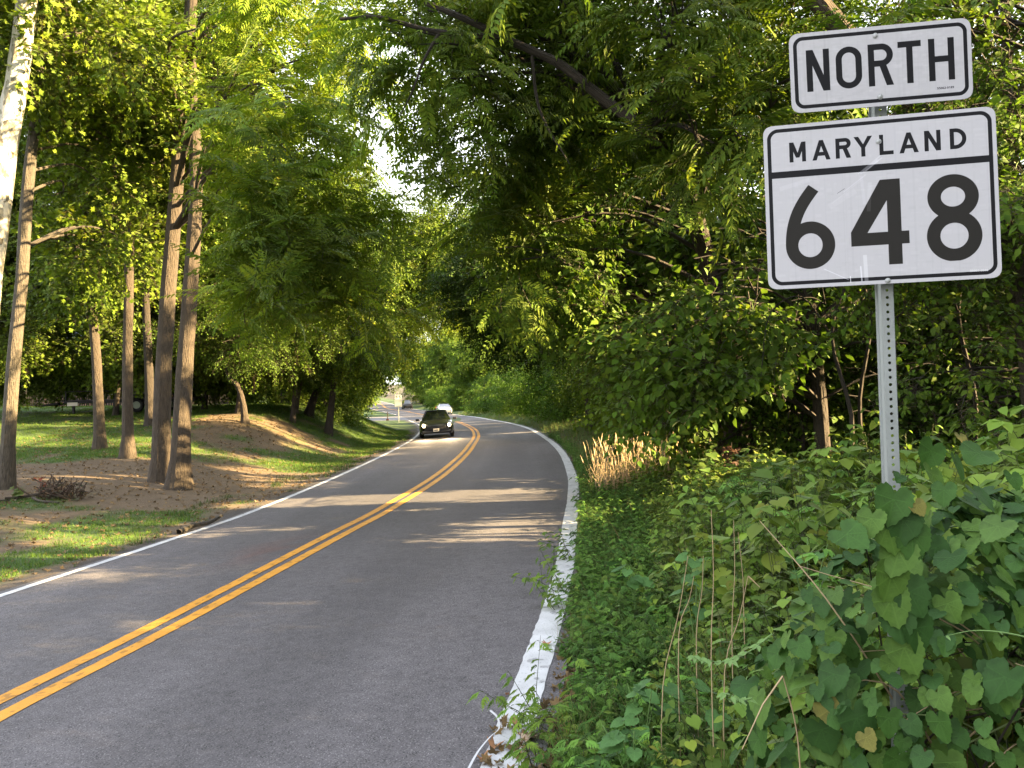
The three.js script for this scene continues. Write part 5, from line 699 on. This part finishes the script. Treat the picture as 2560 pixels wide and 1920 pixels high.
{
  const leaves = [1, 2, 3, 4, 5, 6].map(grapeLeaf), r = rng(77), t = thing('grape_vine', 'wild grape vine with big toothed leaves heaped around the sign post at bottom right', 'vine', onLand(1.6, 2.9)), o = t.position, rest = [];
  const C = V(1.9, 0.5, -3.1), Rx = 1.04, Ry = 0.98, Rz = 0.85, sp = [];
  for (let i = 0; i < 1500; i++) {
    const th = r.r(-0.2, 1.5), az = r.r(-1.75, 1.35), n = V(Math.sin(az) * Math.cos(th), Math.sin(th), Math.cos(az) * Math.cos(th)), q = r() < 0.75 ? r.r(0.92, 1.05) : r.r(0.6, 0.9), p = V(C.x + n.x * Rx * q, C.y + n.y * Ry * q, C.z + n.z * Rz * q);
    if (p.y < landY(p.x, -p.z) + 0.08 || p.z > -1.95) continue; sp.push([p, n, q]);
  }
  for (const [px, py, d] of [[2330, 1120, 2.75], [2250, 1190, 2.8], [2390, 1150, 2.8], [2290, 1260, 2.6], [2440, 1230, 2.6], [2180, 1290, 2.6], [2230, 1250, 2.7], [2360, 1220, 2.6], [2500, 1310, 2.4], [2110, 1330, 2.6], [2530, 1190, 2.8], [2450, 1130, 3.0], [2400, 1090, 3.1], [2330, 1180, 2.7], [2200, 1250, 2.75]]) sp.push([at(px, py, d), V(r.s(0.3), 0.7, 0.7), 1]);
  sp.forEach(([p, n, q], i) => {
    const nn = n.clone().add(V(r.s(1.2), 0.5 + r.s(0.9), 0.35 + r.s(0.8))), dir = V(r.s(0.7), -1, r.s(0.5) + 0.25), s = r.r(0.04, 0.065 + 0.075 * r()) * (i > sp.length - 16 ? 1.15 : 1), u = r(), mi = u < 0.4 ? 0 : u < 0.68 ? 1 : u < 0.86 ? 2 : u < 0.965 ? 3 : 4;
    const Z = dir.clone().addScaledVector(nn, -dir.dot(nn) / nn.lengthSq()), M = basis(p.clone().sub(o), Z, nn, s);
    if (q > 0.9) { const m = mesh('leaf', leaves[i % 6], grapeMats[mi], t); M.decompose(m.position, m.quaternion, m.scale); } else rest.push([M, mi]);
  });
  while (t.children.length > 285) { const m = t.children.shift(); m.parent = null; m.updateMatrix(); rest.push([m.matrix.clone(), 1]); }
  for (const [px, py] of [[2235, 1240], [2260, 1290], [2215, 1310], [2250, 1370], [2280, 1330], [2230, 1430], [2270, 1470], [2240, 1530], [2290, 1560], [2255, 1610], [2225, 1490]]) { const m = mesh('leaf', leaves[px % 6], grapeMats[py % 3], t), nn = V(r.s(0.4), 0.5, 1); basis(at(px, py, 2.62).sub(o), V(r.s(0.5), -1, 0.3), nn, 0.12).decompose(m.position, m.quaternion, m.scale); }
  [0, 1, 2].forEach(v => { const sub = rest.filter((_, i) => i % 3 === v), im = shadows(new THREE.InstancedMesh(leaves[v * 2], grapeMats[v], sub.length)); im.name = 'inner_leaves'; im.userData.kind = 'stuff'; sub.forEach(([M], i) => im.setMatrixAt(i, M)); t.add(im); });
  for (let i = 0; i < 48; i++) { const a = V(1.9 + r.s(0.5), 0.3 + r() * 0.4, -3.1 + r.s(0.4)), az = r.r(-1.7, 1.2), e = V(C.x + Math.sin(az) * Rx * r.r(0.6, 0.95), C.y + r.r(0.2, 1) * Ry * 0.95, C.z + Math.cos(az) * Rz * r.r(0.7, 1)), m = new MB(), p = smooth([a, a.clone().lerp(e, 0.5).add(V(r.s(0.15), 0.2, r.s(0.15))), e], 10).map(v => v.sub(o)); tube(m, p, p.map((_, k) => 0.0042 - k * 0.00028), 5); mesh('stem', m.geo(), i % 3 === 0 ? barkBrown : i % 3 === 1 ? freshStem : straw, t); }
}
// pale creeper sprigs that stand out against the vine, and a green shoot at the right edge
const freshM = new THREE.MeshPhysicalMaterial({ color: new THREE.Color(0.13, 0.24, 0.045), roughness: 0.7, transmission: 0.35, thickness: 0, side: THREE.DoubleSide });
const ovalGeo = (() => { const m = new MB(); oval(m, new THREE.Matrix4(), 1, [1, 1, 1], 0.22); return m.geo(); })();
function sprig(label, pts, n, sz, kind = 'five') {
  const P = pts.map(([x, y, d]) => at(x, y, d)), o = P[0].clone(), t = thing('creeper_sprig', label, 'creeper', o), r = rng(pts[0][0]), c = smooth(P.map(p => p.clone().sub(o)), 20), mb = new MB(); tube(mb, c, c.map((_, i) => 0.0028 - i * 0.00009), 5); mesh('stem', mb.geo(), freshM, t);
  for (let i = 1; i <= n; i++) { const p = c[Math.min(20, Math.round(i * 20 / n))], a = r() * 6.28; for (const q of kind === 'five' ? [-2, -1, 0, 1, 2] : [0]) { const m = mesh('leaf', ovalGeo, freshM, t); basis(p, V(Math.sin(a + q * 0.8), -0.25, Math.cos(a + q * 0.8)), V(r.s(0.3), 1, 0.5), sz * r.r(0.7, 1.15)).decompose(m.position, m.quaternion, m.scale); } }
}
sprig('pale yellow-green five-leaved creeper sprig left of the vine leaves', [[1930, 1585, 2.75], [1870, 1630, 2.72], [1800, 1655, 2.7], [1735, 1640, 2.72]], 9, 0.034); sprig('small lime creeper sprig below the other pale sprig', [[1880, 1745, 2.5], [1850, 1750, 2.5], [1815, 1735, 2.5]], 5, 0.03);
sprig('long yellow-green shoot entering from the right edge over the vine', [[2600, 1600, 2.2], [2500, 1580, 2.25], [2430, 1577, 2.3], [2365, 1590, 2.3]], 3, 0.02, 'one');
// ragweed plants leaning over the right edge line, fallen leaves and a strip of torn tape
{
  const one = [41, 42].map(s => stemPlant(s, { stems: 3, base: 0.06, lean: 0.42, w: 0.004, h: 0.5, n: 14, pet: 0.02, lo: 0.06, hi: 0.11, kind: 'fern', col: [0.12, 0.225, 0.03] })), r = rng(88);
  [[0.44, 8.1, 'ragweed plant sprawling over the white line, the one farthest onto the road'], [0.36, 7.4, 'ragweed plant just nearer than the sprawling one'], [0.14, 4.7, 'ragweed plant with its tip over the white line near the dead leaves'], [0.06, 4.15, 'low ragweed plant at the very bottom beside the white line'], [0.3, 4.45, 'ragweed plant right of the dead leaf heap'], [0.62, 9.6, 'small ragweed plant at the line halfway to the sunny streak']].forEach(([x, d, label], i) => { const t = thing('ragweed_plant', label, 'weed', onLand(x, d, -0.02)); mesh('foliage', one[i % 2], leafMat, t); t.rotation.set(0, r() * 6, 0.45, 'ZXY'); t.rotation.z = i < 2 ? 0.7 : 0.3; });
  const lg = [0, 1, 2].map(s => { const m = new MB(); fan(m, new THREE.Matrix4(), 1, [1, 1, 1], STAR, [0.5, -0.3, 0.9][s]); return m.geo(); }), cols = [[0.30, 0.15, 0.07], [0.42, 0.30, 0.22], [0.20, 0.09, 0.04]].map(c => new THREE.MeshStandardMaterial({ color: new THREE.Color(...c), roughness: 0.9, side: THREE.DoubleSide }));
  [[1310, 1845, 0.1, 1, 'pale tan fallen leaf, largest on the white line at the bottom'], [1280, 1790, 0.08, 2, 'dark brown curled leaf on the white line above the pale one'], [1230, 1860, 0.07, 0, 'orange-brown leaf beside the torn white strip'], [1365, 1610, 0.06, 0, 'lone curled brown leaf on the white line farther up'], [1262, 1727, 0.03, 0, 'tiny orange leaf at the left edge of the white line'], [1200, 1880, 0.06, 0, 'rusty leaf on the asphalt left of the torn strip']].forEach(([px, py, s, c, label], i) => { const q = at(px, py, 1), dir = q.sub(camera.position), k = (0.03 - camera.position.y) / dir.y, p = camera.position.clone().addScaledVector(dir, k); const t = thing('fallen_leaf', label, 'leaf', V(p.x, roadY(p.x, -p.z) + 0.02, p.z)); mesh('blade', lg[i % 3], cols[c], t); t.rotation.set(r.s(0.4), r() * 6, r.s(0.4)); t.scale.setScalar(s * 1.3); });
  const g = [[1170, 1925], [1195, 1890], [1225, 1860], [1248, 1835], [1243, 1815], [1226, 1803]].map(([px, py]) => { const dir = at(px, py, 1).sub(camera.position), k = (0.035 - camera.position.y) / dir.y; return camera.position.clone().addScaledVector(dir, k); }), o = g[0].clone(), t = thing('torn_strip', 'torn curling strip of white tape lying on the edge line at the bottom', 'litter', o), mb = new MB(), c = smooth(g.map((p, i) => p.clone().sub(o).add(V(0, [0, 0.02, 0.035, 0.03, 0.05, 0.06][i], 0))), 24);
  c.forEach((p, i) => { const q = (c[Math.min(24, i + 1)].clone().sub(c[Math.max(0, i - 1)])).normalize(), s = q.cross(V(0, 1, 0)).normalize().multiplyScalar(0.0085 - 0.00018 * i); mb.v(p.x + s.x, p.y + 0.006, p.z + s.z); mb.v(p.x - s.x, p.y, p.z - s.z); if (i) mb.q(mb.n - 4, mb.n - 3, mb.n - 1, mb.n - 2); }); mesh('strip', mb.geo(), new THREE.MeshStandardMaterial({ color: 0xa8a8aa, roughness: 0.7, side: THREE.DoubleSide }), t);
}

{ // broad leaved plants at the foot of the bank
  const lm = [[0.09, 0.2, 0.05], [0.075, 0.17, 0.045]].map(c => new THREE.MeshPhysicalMaterial({ color: new THREE.Color(...c), map: veinTex, bumpMap: veinTex, bumpScale: 0.0015, roughness: 0.7, transmission: 0.35, thickness: 0, side: THREE.DoubleSide, specularIntensity: 0.3 })), gl = [11, 12, 13].map(grapeLeaf), r = rng(93);
  [[0.62, 4.15, 0.5, 'broad leaved pale green plant near the bottom, right of the dead leaves', 20], [0.95, 3.9, 0.52, 'broad leaved pale plant just right of the other pale plant', 16], [0.5, 3.75, 0.42, 'broad leaved plant at the bottom edge left of the snapped stalk', 14], [1.2, 5.6, 0.75, 'broad leaved plant among the dry stalks', 18], [1.75, 5.0, 0.85, 'broad leaved plant left of the vine', 16], [0.95, 6.6, 0.6, 'broad leaved plant above the dry stalks', 14]].forEach(([x, d, h, label, n], i) => {
    const t = thing('broad_leaf_plant', label, 'plant', onLand(x, d, -0.02)), sm = new MB(); const st = [0, 1, 2].map(() => V(r.s(0.16), h, r.s(0.16))); st.forEach(e => tube(sm, smooth([V(0, 0, 0), V(e.x * 0.3, h * 0.6, e.z * 0.3), e], 6), [0.005, 0.005, 0.0045, 0.004, 0.004, 0.003, 0.003], 5)); mesh('stem', sm.geo(), freshM, t);
    for (let k = 0; k < n; k++) { const e = st[k % 3], q = r.r(0.45, 1), az = r() * 6.28, o = V(Math.sin(az), 0, Math.cos(az)), m = mesh('leaf', gl[k % 3], lm[k % 2], t); basis(V(e.x * q * q, h * q, e.z * q * q).addScaledVector(o, r.r(0.03, 0.12)), o.clone().add(V(0, -0.35, 0)), V(r.s(0.3), 1, 0.25 + r.s(0.3)), r.r(0.06, 0.12)).decompose(m.position, m.quaternion, m.scale); }
  });
}
renderer.render(scene, camera);
